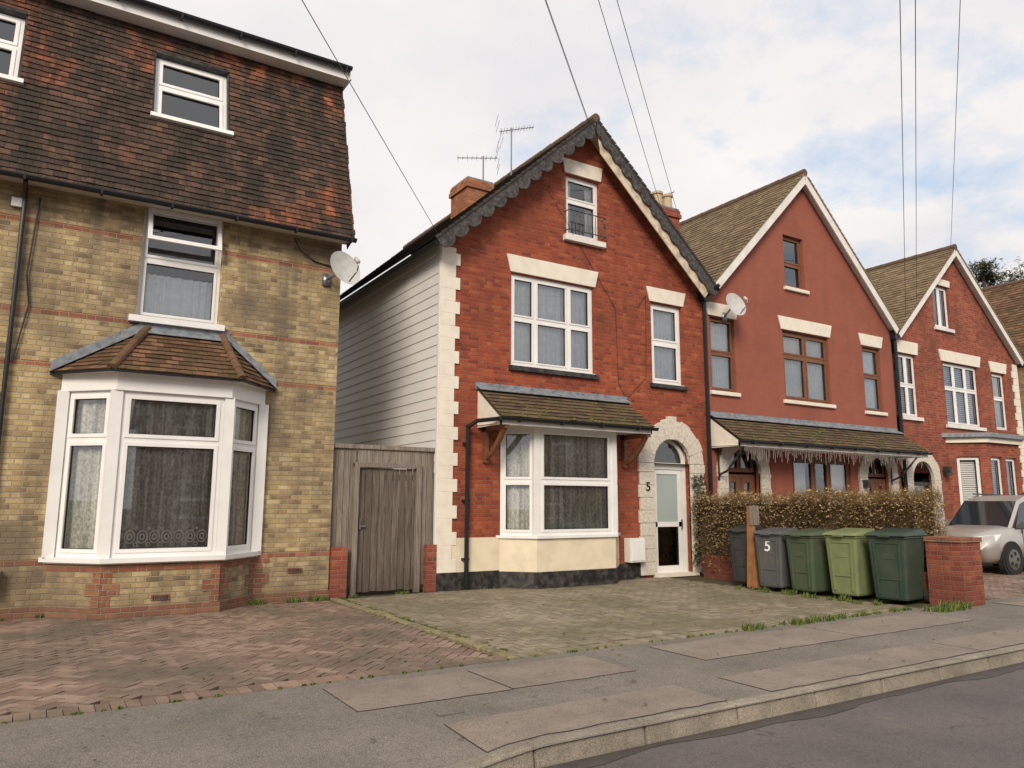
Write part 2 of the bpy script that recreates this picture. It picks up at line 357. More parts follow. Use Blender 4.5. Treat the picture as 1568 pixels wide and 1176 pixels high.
def gutter(mb,x0,x1,y,z,r=.055,mat='gutter_black'):
    n=8; P=[(y-math.cos(math.pi*i/n)*r, z-math.sin(math.pi*i/n)*r) for i in range(n+1)]
    for i in range(n):
        mb.poly([(x0,P[i][0],P[i][1]),(x1,P[i][0],P[i][1]),(x1,P[i+1][0],P[i+1][1]),(x0,P[i+1][0],P[i+1][1])],mat)
    mb.poly([(x0,a,b) for a,b in P],mat); mb.poly([(x1,a,b) for a,b in P],mat)
    mb.box(x0,x1,y-r-.004,y-r+.006,z-.008,z+.01,mat); mb.poly([(x0,y-r,z-.01),(x1,y-r,z-.01),(x1,y+r,z-.01),(x0,y+r,z-.01)],'gutter_black')
    x=x0+.4
    while x<x1:
        mb.box(x,x+.03,y-r-.008,y+r,z-r-.012,z+.005,mat); x+=.9
def lintel(mb,x0,x1,z0,z1,splay=.06,mat='stone_white',d=.035,Y=YW):
    mb.prism([(x0,Y,z0),(x1,Y,z0),(x1+splay,Y,z1),(x0-splay,Y,z1)],(0,-d,0),mat)
# ------------------------------------------------------------------ HOUSE A (yellow brick)
A=empty('yellow_brick_house')
w=MB()
aw=(1.0,2.12,4.12,5.80)
bands=[(.66,.74,'brick_band'),(3.28,3.355,'brick_band'),(4.0,4.075,'brick_band'),(5.24,5.315,'brick_band')]
aw2=(-4.6,-3.5,4.12,5.74)
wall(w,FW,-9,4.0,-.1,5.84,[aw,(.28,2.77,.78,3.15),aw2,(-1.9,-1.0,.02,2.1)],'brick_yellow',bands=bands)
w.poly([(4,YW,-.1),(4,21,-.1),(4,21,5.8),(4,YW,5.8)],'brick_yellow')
w.poly([(4,11.5,5.8),(4,21,5.8),(4,21,9),(4,12.5,9)],'tile_mansard',.3)
w.box(-9,4.015,YW-.02,YW+.01,-.1,.13,'brick_band')
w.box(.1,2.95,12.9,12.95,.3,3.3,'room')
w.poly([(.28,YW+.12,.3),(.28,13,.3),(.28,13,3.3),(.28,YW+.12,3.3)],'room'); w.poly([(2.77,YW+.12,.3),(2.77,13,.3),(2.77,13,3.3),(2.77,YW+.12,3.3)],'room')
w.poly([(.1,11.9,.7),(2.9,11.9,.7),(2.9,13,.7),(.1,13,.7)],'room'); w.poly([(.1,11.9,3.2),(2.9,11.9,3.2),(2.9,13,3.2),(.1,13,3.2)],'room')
w.make('walls',A)
bb=MB()
P=[(.2,11.8),(.8,11.2),(2.25,11.2),(2.85,11.8)]
def offs(d):
    return [(.2-d*1.0,11.8),(.8-d*.41,11.2-d),(2.25+d*.41,11.2-d),(2.85+d*1.0,11.8)]
def strip(mb,Q,z0,z1,mat):
    for a,b in zip(Q,Q[1:]): mb.poly([(a[0],a[1],z0),(b[0],b[1],z0),(b[0],b[1],z1),(a[0],a[1],z1)],mat)
def cap(mb,Q,z,mat): mb.poly([(a,b,z) for a,b in Q],mat)
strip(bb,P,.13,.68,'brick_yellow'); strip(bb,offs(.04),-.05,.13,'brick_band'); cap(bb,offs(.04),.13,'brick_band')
strip(bb,offs(.006),.58,.68,'brick_band'); 
for (cx,cy,t1,t2) in ((.8,11.2,(-.7071,.7071),(1,0)),(2.25,11.2,(-1,0),(.7071,.7071)),(2.85,11.8,(-.7071,-.7071),(1,0))):
    for i in range(4):
        L=.22 if i%2 else .12; z=.13+i*.15
        for t in (t1,t2):
            nx,ny=(t[1],-t[0]); 
            if ny>0: nx,ny=-nx,-ny
            d=.008; a=(cx+nx*d,cy+ny*d); b=(cx+t[0]*L+nx*d,cy+t[1]*L+ny*d)
            bb.poly([(*a,z),(*b,z),(*b,z+.15),(*a,z+.15)],'brick_band')
strip(bb,offs(.10),.70,.76,'upvc'); cap(bb,offs(.10),.70,'upvc'); cap(bb,offs(.10),.76,'upvc')
strip(bb,offs(.05),.68,.70,'stone_white')
bb.box(1.4,1.62,11.18,11.21,.2,.27,'brick_band'); 
for i in range(7): bb.box(1.42+i*.028,1.435+i*.028,11.172,11.18,.21,.26,'black_paint')
bb.make('bay_base',A)
bw=MB()
Fl=frame((.2,11.8,0),(.7071,-.7071,0),(-.7071,-.7071,0)); Lc=.8485
Ff=frame((.8,11.2,0),(1,0,0),(0,-1,0)); Fr=frame((2.25,11.2,0),(.7071,.7071,0),(.7071,-.7071,0))
window(bw,Fl,.07,Lc-.05,.76,2.96,hs=[2.3],depth=.02,fw=.06,cf=.05,room=False)
window(bw,Ff,.07,1.38,.76,2.96,hs=[2.3],depth=.02,fw=.06,cf=.05,room=False)
window(bw,Fr,.05,Lc-.07,.76,2.96,hs=[2.3],depth=.02,fw=.06,cf=.05,room=False)
def ringp(mb,cx,y,cz,r,wd,sy=1.,m='lace',N=14):
    for j in range(N):
        a0=2*math.pi*j/N; a1=2*math.pi*(j+1)/N
        mb.poly([(cx+math.cos(a0)*r,y,cz+math.sin(a0)*r*sy),(cx+math.cos(a1)*r,y,cz+math.sin(a1)*r*sy),(cx+math.cos(a1)*(r-wd),y,cz+math.sin(a1)*(r-wd)*sy),(cx+math.cos(a0)*(r-wd),y,cz+math.sin(a0)*(r-wd)*sy)],m)
for i in range(9):
    cx=.95+i*.15; ringp(bw,cx,11.305,1.02,.068,.012,1.3); ringp(bw,cx,11.305,1.02,.034,.014,1.3); ringp(bw,cx+.075,11.305,.92,.03,.012); ringp(bw,cx+.075,11.305,1.13,.018,.010)
for (cx,cy) in ((.8,11.2),(2.25,11.2)):
    bw.prism([(cx-.075,cy+.075 if cx<1 else cy-.012,.76),(cx-.06 if cx<1 else cx-.075,cy-.012,.76),(cx+.075 if cx<1 else cx+.06,cy-.012,.76),(cx+.075,cy+.075,.76),(cx,cy+.1,.76)],(0,0,2.2),'upvc')
bw.box(.13,.27,11.72,11.81,.76,2.96,'upvc'); bw.box(2.78,2.92,11.72,11.81,.76,2.96,'upvc')
strip(bw,offs(.03),2.96,3.20,'upvc'); strip(bw,offs(.035),2.955,2.985,'upvc'); cap(bw,offs(.035),2.955,'upvc')
E=[(.02,11.8),(.70,11.0),(2.35,11.0),(3.03,11.8)]
cap(bw,E,3.19,'upvc'); 
bw.make('bay_window',A)
br_=MB()
T1,T2=(1.16,11.79,3.93),(2.19,11.79,3.93)
e=[(a,b,3.21) for a,b in E]
tiles(br_,e[0],e[1],T1,T1,'tile_bay',g=.11); tiles(br_,e[1],e[2],T2,T1,'tile_bay',g=.11); tiles(br_,e[2],e[3],T2,T2,'tile_bay',g=.11)
strip(br_,[(a,b) for a,b in E],3.17,3.215,'gutter_black')
for a,b in ((e[1],T1),(e[2],T2)): ridge(br_,V(a)+V((0,0,.01)),V(b)+V((0,-.03,.02)),.062,'tile_bay',.2)
for a,b in ((e[0],T1),(e[3],T2)):
    a=V(a);b=V(b); a.y=b.y=11.79
    br_.prism([a+V((0,0,.0)),b+V((0,0,.0)),b+V((0,0,.15)),a+V((0,0,.15))],(0,-.02,0),'lead')
    br_.prism([a,b,b+V((0,-.10,-.0)),a+V((0,-.10,.0))],(0,0,.03),'lead')
br_.box(1.05,2.3,11.765,11.795,3.9,4.03,'lead'); br_.prism([(1.1,11.77,3.96),(2.25,11.77,3.96),(2.3,11.64,3.86),(1.05,11.64,3.86)],(0,0,.015),'lead')
br_.make('bay_roof',A)
wi=MB()
window(wi,FW,*aw,hs=[5.02],mat='upvc',curtain='half',cmat='net_blue',depth=.1)
for (a,b_,c_,d_) in ((1.05,2.07,-.52,-.46),(1.05,2.07,-.06,0),(1.05,1.11,-.46,-.06),(2.01,2.07,-.46,-.06)):
    f_=lambda x,z: (x,YW-.05-.16*(-z)/.52,5.76+z)
    wi.prism([f_(a,c_),f_(b_,c_),f_(b_,d_),f_(a,d_)],(0,.05,0),'upvc')
wi.lbox(FW,.90,2.2,4.03,4.12,-.05,.10,'upvc')
window(wi,FW,*aw2,hs=[5.02],depth=.1); window(wi,FW,-1.9,-1.0,.02,2.1,depth=.1,mat='wood_brown')
wi.make('first_floor_windows',A)
mb=MB(); O=V((0,11.43,5.74)); U=V((0,1.02,3.36)); ul=U.length; un=U.normalized(); nn=V((0,-un.z,un.y))
FM=frame(O,(1,0,0),nn,un)
def mt(x0,x1,a,b): tiles(mb,FM(x0,0,a),FM(x1,0,a),FM(x1,0,b),FM(x0,0,b),'tile_mansard')
W1=(1.02,2.09,1.60,2.86); W2=(-1.95,-.72,1.60,2.86)
mt(-9,4.06,0,1.6); mt(-9,W2[0]-.03,1.6,2.9); mt(W2[1]+.03,W1[0]-.03,1.6,2.9); mt(W1[1]+.03,4.06,1.6,2.9); mt(-9,4.06,2.9,ul)
mb.poly([FM(4.06,-.0,0),FM(4.06,.0,ul),FM(4.06,-.5,ul),FM(4.06,-.3,0)],'tile_mansard',.2)
for i in range(33): mb.lbox(FM,4.05,4.085+rr(-.012,.012),i*.105,i*.105+.09,-.03,.03-.0,'tile_mansard')
mb.poly([(-9,11.45,5.73),(4.06,11.45,5.73),(4.06,11.8,5.77),(-9,11.8,5.77)],'soffit')
for Wn in (W1,W2):
    for (a,b,c,d) in ((Wn[0]-.03,Wn[0],1.57,2.93),(Wn[1],Wn[1]+.03,1.57,2.93)): mb.lbox(FM,a,b,c,d,-.3,-.0,'black_paint')
    mb.lbox(FM,Wn[0],Wn[1],2.865,2.93,-.3,.03,'black_paint'); mb.lbox(FM,Wn[0]-.05,Wn[1]+.08,1.53,1.60,-.2,.07,'upvc')
    window(mb,FM,*Wn,hs=[2.28],depth=.08,fw=.06,cf=.05,curtain='none')
mb.make('mansard_roof',A)
g=MB(); gutter(g,-9,4.12,12.02,9.12,.06); g.box(-9,4.1,12.09,12.12,8.93,9.11,'upvc'); g.box(-9,4.1,12.12,12.6,8.93,8.96,'upvc')
g.box(4.1,4.125,12.0,12.6,8.9,9.1,'upvc')
tiles(g,(-9,12.05,9.13),(4.15,12.05,9.13),(4.15,16.5,11.2),(-9,16.5,11.2),'tile_dark',.3,.25)
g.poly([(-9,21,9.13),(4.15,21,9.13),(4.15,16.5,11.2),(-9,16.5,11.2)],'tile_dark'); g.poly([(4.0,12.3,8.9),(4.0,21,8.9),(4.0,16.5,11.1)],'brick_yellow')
gutter(g,-9,4.1,11.40,5.74,.05)
g.tube((-.47,11.74,5.7),(-.47,11.74,.05),.028,'gutter_black'); g.tube((-.47,11.42,5.68),(-.47,11.74,5.55),.028,'gutter_black')
g.path([(-.3,11.77,5.6),(-.36,11.76,4.5),(-.3,11.77,4.1),(-.42,11.76,3.3)],.012,'gutter_black',5)
g.path([(3.2,11.77,5.7),(3.3,11.74,5.5),(3.55,11.78,5.38),(3.9,11.78,5.33)],.01,'gutter_black',5)
g.box(-.62,-.5,11.74,11.79,5.42,5.54,'upvc')
g.make('gutters',A)
mbx=MB(); mbx.box(-1.0,-.3,11.66,11.79,.3,.62,'white_paint'); mbx.box(-.96,-.34,11.645,11.66,.33,.59,'metal_grey'); mbx.make('meter_box',A,bevel=.01)
for i,(x,z) in enumerate(((3.35,.42),(-.9,.2))):
    v=MB(); v.box(x,x+.22,11.775,11.80,z,z+.07,'brick_band'); [v.box(x+.01+j*.03,x+.025+j*.03,11.768,11.775,z+.01,z+.06,'black_paint') for j in range(7)]; v.make('air_brick',A)
def dish(parent,c,dirv,r,arm):
    mb=MB(); c=V(c); d=V(dirv).normalized(); a=d.cross(Z).normalized(); b=a.cross(d)
    R=6;N=24; g=lambda i,j: c+(a*math.cos(2*math.pi*j/N)*.92+b*math.sin(2*math.pi*j/N))*(r*i/R)+d*(.22*r*(i/R)**2)
    for i in range(R):
        for j in range(N): mb.poly([g(i,j),g(i,j+1),g(i+1,j+1),g(i+1,j)],'dish',.5)
    mb.path([c-b*r*.9+d*.1,c-b*r*.7+d*r*1.1,c-b*.1+d*r*1.35],.012,'metal_grey'); mb.tube(c-b*.1+d*r*1.3,c+d*r*1.15,.035,'dish')
    mb.path([c-d*.02,c-d*.1,V(arm)],.02,'metal_grey'); mb.box(arm[0]-.06,arm[0]+.06,arm[1]-.03,arm[1]+.02,arm[2]-.1,arm[2]+.1,'metal_grey'); return mb.make('satellite_dish',parent,smooth=True)
dish(A,(3.90,11.40,5.20),(.25,-.92,.32),.31,(3.75,11.78,5.1))
# ------------------------------------------------------------------ gable helper
def gable_roof(house,xl,zl,xa,za,xr,zr,yf,yb,mat,bw,bmatL,bmatR,scallop=False,soff='soffit',tw=.2,gg=.16):
    mb=MB()
    tiles(mb,(xl,yf,zl),(xl,yb,zl),(xa,yb,za),(xa,yf,za),mat,tw,gg,.02)
    tiles(mb,(xr,yf,zr),(xr,yb,zr),(xa,yb,za),(xa,yf,za),mat,tw,gg,.02)
    ridge(mb,(xa,yf-.02,za+.0),(xa,yb,za+.0),.10,'ridge',.4)
    for (x,z) in ((xl,zl),(xr,zr)):
        d=V((xa-x,0,za-z)); L=d.length; d.normalize(); n=V((-d.z,0,d.x)); 
        if n.z>0: n=-n
        o=V((x,yf,z))
        a0,a1=o-V((0,0,0)),V((xa,yf,za))
        mb.poly([a0+n*.10,a1+n*.10,a1+n*.10+V((0,YW-yf+.02,0)),a0+n*.10+V((0,YW-yf+.02,0))],soff)
        mb.poly([a0,a1,a1+n*.10,a0+n*.10],'barge_grey')
        k=int(L/gg)
        for i in range(k):
            p=a0+d*(i*gg); q=p+d*(gg*.93)
            mb.prism([p-n*.03,q-n*.012,q+n*.03,p+n*.03],(0,-.03,0),mat)
    mb.make('roof',house)
    bb=MB()
    for (x,z,bm) in ((xl,zl,bmatL),(xr,zr,bmatR)):
        d=V((xa-x,0,za-z)); L=d.length; d.normalize(); n=V((-d.z,0,d.x))
        if n.z>0: n=-n
        o=V((x,yf-.012,z))+n*.02
        N=int(L/.03) if scallop else 1
        up=[];lo=[]
        for i in range(N+1):
            s=L*i/N; up.append(o+d*s)
            wd=bw
            if scallop: wd=bw*.75+bw*.65*abs(math.sin(s*math.pi/.36))**.6
            q=o+d*s+n*wd
            if (xa-q.x)*(xa-x)<0: q=V((xa,q.y,za-abs(wd/max(.2,abs(n.z)))))
            lo.append(q)
        if not scallop: lo[-1]=V((xa,o.y,za-(bw+.02)/abs(n.z)))
        for i in range(N):
            bb.poly([up[i],up[i+1],lo[i+1],lo[i]],bm,.5); th=V((0,.03,0))
            bb.poly([lo[i],lo[i+1],lo[i+1]+th,lo[i]+th],bm,.5); bb.poly([up[i]+th,up[i+1]+th,lo[i+1]+th,lo[i]+th],bm,.5)
    bb.make('bargeboards',house)
def gwall(mb,x0,x1,xa,za,zl,holes,mat,z0=-.1,**k):
    s1=(za-zl)/(xa-x0); s2=(za-zl)/(x1-xa)
    pl=[(-s1,1,za-s1*xa),(s2,1,za+s2*xa)]
    wall(mb,FW,x0,x1,z0,za,holes,mat,planes=pl,**k)
# ------------------------------------------------------------------ HOUSE B
B=empty('red_brick_house')
w=MB()
hB=dict(main=(7.35,9.33,4.05,5.84),rt=(10.9,11.8,4.02,5.78),att=(8.66,9.53,6.85,8.17),bay=(7.2,9.8,.9,2.82),door=(10.85,11.9,.0,2.32),fan=(10.85,11.9,2.32,2.86))
gwall(w,5.88,12.5,9.17,9.2,6.15,list(hB.values()),'brick_red')
w.box(5.87,7.12,YW-.018,YW+.01,.3,.88,'cream_paint')
for a,b in ((5.86,7.1),(9.88,10.43)): w.box(a,b,YW-.035,YW+.01,-.1,.30,'black_paint')
w.poly([(5.88,YW,-.1),(5.88,21,-.1),(5.88,21,6.15),(5.88,YW,6.15)],'cladding')
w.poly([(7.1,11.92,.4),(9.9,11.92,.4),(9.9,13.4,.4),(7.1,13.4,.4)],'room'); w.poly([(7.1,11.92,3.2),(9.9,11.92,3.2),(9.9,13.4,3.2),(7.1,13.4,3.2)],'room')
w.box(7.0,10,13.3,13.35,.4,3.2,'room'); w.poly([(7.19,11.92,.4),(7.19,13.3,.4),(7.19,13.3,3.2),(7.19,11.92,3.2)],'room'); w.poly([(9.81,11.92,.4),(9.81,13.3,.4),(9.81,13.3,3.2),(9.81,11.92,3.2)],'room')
w.make('walls',B)
c=MB(); z=2.0; 
while z<6.15:
    z2=min(z+.19,6.17)
    c.poly([(5.847,YW+.06,z),(5.847,21,z),(5.860,21,z2),(5.860,YW+.06,z2)],'cladding'); c.poly([(5.847,YW+.06,z),(5.847,21,z),(5.862,21,z),(5.862,YW+.06,z)],'cladding'); z+=.19
c.box(5.84,5.88,YW+.0,YW+.06,0,6.15,'cladding')
c.make('side_cladding',B)
q=MB(); z=.3; i=0
while z<6.05:
    L=.36 if i%2==0 else .27; z2=min(z+.228,6.1)
    q.box(5.85,5.88+L,YW-.03,YW+.10,z,z2-.004,'stone_white'); z+=.228; i+=1
q.box(5.853,6.14,YW-.026,YW+.09,.3,6.08,'stone_white')
q.make('quoins',B,bevel=.005)
gable_roof(B,5.55,6.08,9.17,9.37,12.62,6.22,11.42,21,'tile_dark',.19,'barge_grey','barge_grey',True,soff='barge_cream')
t=MB()
d=V((12.62-9.17,0,6.22-9.37)); L=d.length; d.normalize(); n=V((d.z,0,-d.x)); 
if n.z>0:n=-n
o=V((9.17,11.46,9.37))
t.prism([o+d*.35+n*.24,o+d*(L-.15)+n*.24,o+d*(L-.15)+n*.44,o+d*.6+n*.44],(0,.03,0),'barge_cream')
lintel(t,7.33,9.37,5.86,6.2,.09); lintel(t,10.86,11.84,5.8,6.12,.09); lintel(t,8.62,9.56,8.19,8.5,.05)
t.box(7.3,9.42,YW-.07,YW+.02,3.94,4.035,'black_paint'); t.box(10.82,11.86,YW-.07,YW+.02,3.92,4.005,'black_paint')
t.box(7.35,9.33,YW-.05,YW+.02,4.035,4.05,'upvc'); t.box(10.9,11.8,YW-.05,YW+.02,4.005,4.02,'upvc')
t.box(8.58,9.62,YW-.10,YW+.02,6.73,6.85,'white_paint')
t.make('lintels_and_sills',B,bevel=.008)
wi=MB()
window(wi,FW,*hB['main'],vs=[7.92,8.72],hs=[4.98],depth=.05,fw=.07,cf=.03,cmat='net_blue')
window(wi,FW,*hB['rt'],hs=[4.93],depth=.07,fw=.08,cf=.04,cmat='net_blue')
window(wi,FW,*hB['att'],hs=[7.65],depth=.08,fw=.07,cf=.03,curtain='drapes')
wi.make('upper_windows',B)
r=MB()
for z in (6.93,7.34): r.tube((8.62,YW-.16,z),(9.58,YW-.16,z),.011,'black_paint',6)
for i in range(11): x=8.62+i*.096; r.tube((x,YW-.16,6.9),(x,YW-.16,7.34),.007,'black_paint',5)
for x in (8.62,9.58): 
    for z in (6.93,7.34): r.tube((x,YW-.16,z),(x,YW,z),.01,'black_paint',5)
r.make('balcony_rail',B)
b=MB()
def offB(d): return [(7.1-d,11.8),(7.6-d*.41,11.3-d),(9.4+d*.41,11.3-d),(9.9+d,11.8)]
strip(b,offB(0),.28,.88,'cream_paint'); strip(b,offB(.02),-.05,.28,'black_paint'); cap(b,offB(.02),.28,'black_paint'); strip(b,offB(.05),.86,.91,'upvc'); cap(b,offB(.05),.91,'upvc'); cap(b,offB(.05),.86,'upvc')
Lb=.7071
G1=frame((7.1,11.8,0),(1,-1,0),(-1,-1,0)); G2=frame((7.6,11.3,0),(1,0,0),(0,-1,0)); G3=frame((9.4,11.3,0),(1,1,0),(1,-1,0))
window(b,G1,.03,Lb-.03,.91,2.83,hs=[1.88],depth=.01,fw=.06,cf=.045,room=False)
window(b,G2,.05,1.75,.91,2.83,hs=[1.88],depth=.01,fw=.06,cf=.045,room=False)
window(b,G3,.03,Lb-.03,.91,2.83,hs=[1.88],depth=.01,fw=.06,cf=.045,room=False)
for cx in (7.6,9.4): b.prism([(cx-.06,11.295,.91),(cx+.06,11.295,.91),(cx+.06,11.38,.91),(cx-.06,11.38,.91)],(0,0,1.92),'upvc')
strip(b,offB(.02),2.83,3.0,'upvc'); cap(b,offB(.02),2.83,'upvc')
b.make('bay_window',B)
def porch(house,x0,x1,yf,zf,zt,mat,fas='white_paint',brk=()):
    p=MB(); tiles(p,(x0,yf,zf+.05),(x1,yf,zf+.05),(x1,11.79,zt),(x0,11.79,zt),mat,.2,.13,.024)
    p.box(x0+.02,x1-.02,yf+.05,yf+.08,zf-.08,zf+.03,fas); p.poly([(x0,yf+.08,zf-.06),(x1,yf+.08,zf-.06),(x1,11.8,zf-.04),(x0,11.8,zf-.04)],fas)
    for x in (x0+.02,x1-.05): p.prism([(x,yf+.05,zf-.08),(x,11.79,zf-.08),(x,11.79,zt-.06),(x,yf+.05,zf+.02)],(.03,0,0),'stone_white')
    p.box(x0-.03,x1+.03,11.765,11.795,zt-.03,zt+.10,'lead'); p.prism([(x0-.03,11.77,zt+.03),(x1+.03,11.77,zt+.03),(x1+.03,11.60,zt-.055),(x0-.03,11.60,zt-.055)],(0,0,.014),'lead')
    gutter(p,x0-.04,x1+.06,yf-.01,zf+.03,.05)
    for x in brk:
        p.box(x,x+.08,11.70,11.79,2.2,2.84,'wood_brown'); p.box(x,x+.08,11.0,11.79,2.76,2.84,'wood_brown')
        pts=[]
        for i in range(7):
            a=i/6; pts.append((x+.04,11.72-.62*a,2.28+.5*a-.09*math.sin(a*math.pi)))
        for a_,b_ in zip(pts,pts[1:]): p.hexa([V(a_)+V((-.035,-.03,-.03)),V(a_)+V((.035,-.03,-.03)),V(a_)+V((.035,.03,.03)),V(a_)+V((-.035,.03,.03)),V(b_)+V((-.035,-.03,-.03)),V(b_)+V((.035,-.03,-.03)),V(b_)+V((.035,.03,.03)),V(b_)+V((-.035,.03,.03))],'wood_brown')
    for _ in range(int((x1-x0)*34)):
        s=rr(0,1)**1.5; cx=rr(x0+.05,x1-.05); cy=yf+(11.79-yf)*s; cz=zf+.05+(zt-zf-.05)*s+.018; R=rr(.014,.045)
        pp=[(cx+math.cos(a)*R*rr(.7,1.2),cy+math.sin(a)*R*rr(.7,1.2),cz+.4*math.sin(a)*R) for a in [i*1.2566 for i in range(5)]]
        for i in range(5): p.poly([pp[i],pp[(i+1)%5],(cx,cy,cz+R*.6)],'leaf_green',rr(.1,.7))
    return p.make('porch_roof',house)
porch(B,6.62,10.12,10.93,2.90,3.55,'tile_porch',brk=(6.75,10.0))
def arch(mb,xc,ri,ro,zs,mat,y0=YW-.05,th=.09,base=0.,key=True,N=20):
    for i in range(N):
        a0,a1=math.pi*i/N,math.pi*(i+1)/N; k=1+ (0.035 if (i//2)%2 else 0.)
        P=lambda a,r:(xc+math.cos(a)*r,y0,zs+math.sin(a)*r)
        mb.prism([P(a0,ri),P(a0,ro*k),P(a1,ro*k),P(a1,ri)],(0,th,0),mat)
    z=base;i=0
    while z<zs-.01:
        z2=min(z+.26,zs); o=ro*(1.0 if i%2 else 1.03)
        mb.box(xc-o,xc-ri,y0,y0+th,z,z2-.006,mat); mb.box(xc+ri,xc+o,y0,y0+th,z,z2-.006,mat); z=z2;i+=1
    if key: mb.prism([(xc-.09,y0-.02,zs+ri-.02),(xc+.09,y0-.02,zs+ri-.02),(xc+.13,y0-.02,zs+ro+.08),(xc-.13,y0-.02,zs+ro+.08)],(0,th,0),mat)
dm=MB(); arch(dm,11.375,.525,.92,2.32,'stone_arch',base=.05); dm.make('door_arch',B,bevel=.01)
d=MB(); FD=frame((0,YW,0),(1,0,0),(0,-1,0))
D=-.13
d.lbox(FD,10.85,10.95,0.05,2.32,D-.08,D,'upvc'); d.lbox(FD,11.80,11.9,0.05,2.32,D-.08,D,'upvc'); d.lbox(FD,10.85,11.9,2.20,2.34,D-.09,D+.01,'upvc')
d.lbox(FD,10.97,11.78,.06,.2,D-.06,D-.01,'upvc'); d.lbox(FD,10.97,11.78,1.0,1.1,D-.06,D-.01,'upvc'); d.lbox(FD,10.97,11.78,2.10,2.19,D-.06,D-.01,'upvc')
d.lbox(FD,10.97,11.07,.2,2.10,D-.06,D-.01,'upvc'); d.lbox(FD,11.68,11.78,.2,2.10,D-.06,D-.01,'upvc')
d.lbox(FD,11.07,11.68,.2,1.0,D-.045,D-.03,'glass'); d.lbox(FD,11.07,11.68,1.1,2.10,D-.045,D-.03,'frost')
d.lbox(FD,10.8,11.95,0,.06,-.5,.15,'stone_white')
d.tube((11.73,11.90,.95),(11.73,11.90,1.15),.015,'chrome')
N=14
for i in range(N):
    a0,a1=math.pi*i/N,math.pi*(i+1)/N; Pp=lambda a,r,dd=0:(11.375+math.cos(a)*r,YW+.14+dd,2.33+math.sin(a)*r)
    d.prism([Pp(a0,.45),Pp(a0,.53),Pp(a1,.53),Pp(a1,.45)],(0,.05,0),'upvc'); d.poly([Pp(0,0,.03),Pp(a0,.46,.03),Pp(a1,.46,.03)],'glass')
d.lbox(FD,10.7,12.0,0,3,-1.6,-1.5,'room'); d.box(10.80,10.85,11.93,13.3,0,3,'cream_paint'); d.box(11.9,11.95,11.93,13.3,0,3,'cream_paint'); d.box(10.8,11.95,11.93,13.3,2.95,3,'room'); d.box(10.8,11.95,12.0,13.3,0.0,.04,'wood_brown')
d.make('front_door',B)
x=MB(); x.box(10.02,10.42,11.60,11.79,.33,.80,'white_paint'); x.box(10.05,10.39,11.585,11.60,.36,.77,'upvc'); x.make('meter_box',B,bevel=.012)
x=MB(); x.tube((6.40,11.70,2.85),(6.40,11.70,.03),.042,'gutter_black'); x.path([(6.40,11.70,2.82),(6.42,11.4,2.90),(6.6,10.95,2.91)],.038,'gutter_black')
for z in (.5,1.5,2.5): x.box(6.34,6.46,11.7,11.79,z,z+.04,'gutter_black')
x.tube((12.43,11.70,6.1),(12.43,11.70,.1),.045,'gutter_black'); x.box(12.33,12.53,11.60,11.78,6.0,6.28,'gutter_black')
x.path([(12.43,11.70,6.1),(12.5,11.3,6.3)],.045,'gutter_black')
x.path([(5.6,11.45,6.02),(5.6,21,6.02)],.05,'gutter_black')
x.path([(8.1,11.5,8.2),(8.2,11.77,7.7),(9.9,11.78,5.5),(9.95,11.78,3.9),(10.3,11.78,3.4)],.004,'gutter_black',5)
x.path([(10.5,11.785,5.6),(10.75,11.78,5.9),(10.7,11.78,4.1),(10.2,11.78,3.65)],.004,'gutter_black',5)
x.make('pipes',B)
def text(s,loc,rot,size,mat,parent,name):
    cu=bpy.data.curves.new(name,'FONT'); cu.body=s; cu.size=size; cu.extrude=.003; cu.offset=.004; cu.align_x='CENTER'; cu.materials.append(M[mat])
    o=bpy.data.objects.new(name,cu); o.location=loc; o.rotation_euler=rot; scene.collection.objects.link(o); o.parent=parent
text('5',(10.66,YW-.056,1.74),(math.pi/2,0,0),.26,'text_black',B,'house_number')
def chimney(parent,x0,x1,y0,y1,z0,z1,pots,mat='brick_red'):
    c=MB(); c.box(x0,x1,y0,y1,z0,z1-.2,mat); c.box(x0-.04,x1+.04,y0-.04,y1+.04,z1-.2,z1-.1,mat); c.box(x0-.02,x1+.02,y0-.02,y1+.02,z1-.1,z1,mat)
    c.prism([(x0,y0,z1),(x1,y0,z1),(x1,y1,z1),(x0,y1,z1)],(0,0,.05),'lead')
    for (px,py) in pots:
        c.tube((px,py,z1+.04),(px,py,z1+.38),.13,'pot',12,.11); c.tube((px,py,z1+.38),(px,py,z1+.44),.14,'pot',12)
    return c.make('chimney',parent)
chimney(B,7.62,8.28,14.1,14.9,7,8.70,[],'brick_chim')
chimney(B,12.25,12.95,12.9,13.7,5.5,8.66,[(12.42,13.1),(12.75,13.1)],'brick_red2')
def aerial(parent,base,h,azi,tilt,L,n,yw=.32):
    a=MB(); b=V(base); top=b+V((0,0,h)); a.tube(b,top,.018,'metal_grey',6)
    d=V((math.cos(azi)*math.cos(tilt),math.sin(azi)*math.cos(tilt),math.sin(tilt))); s=d.cross(Z).normalized(); u=s.cross(d)
    p=top-V((0,0,.05)); a.tube(p-d*L*.35,p+d*L*.65,.011,'metal_grey',6)
    for i in range(n):
        q=p-d*L*.3+d*(L*.93*i/(n-1)); w_=yw*(1-.35*i/n)
        a.tube(q-s*w_,q+s*w_,.005,'metal_grey',5)
        if i%2==0: a.tube(q-u*.1,q+u*.1,.005,'metal_grey',5)
    for k in (-.28,-.14,.14,.28): a.tube(p-d*L*.36+u*k-s*.3,p-d*L*.36+u*k+s*.3,.005,'metal_grey',5)
    a.make('tv_aerial',parent)
aerial(B,(8.25,14.5,8.6),.95,2.7,-.05,.95,9,.12); aerial(B,(8.9,14.3,9.0),1.35,-.4,.22,.85,12,.16); aerial(B,(12.9,13.6,8.6),.7,-.6,.35,.7,6,.15)
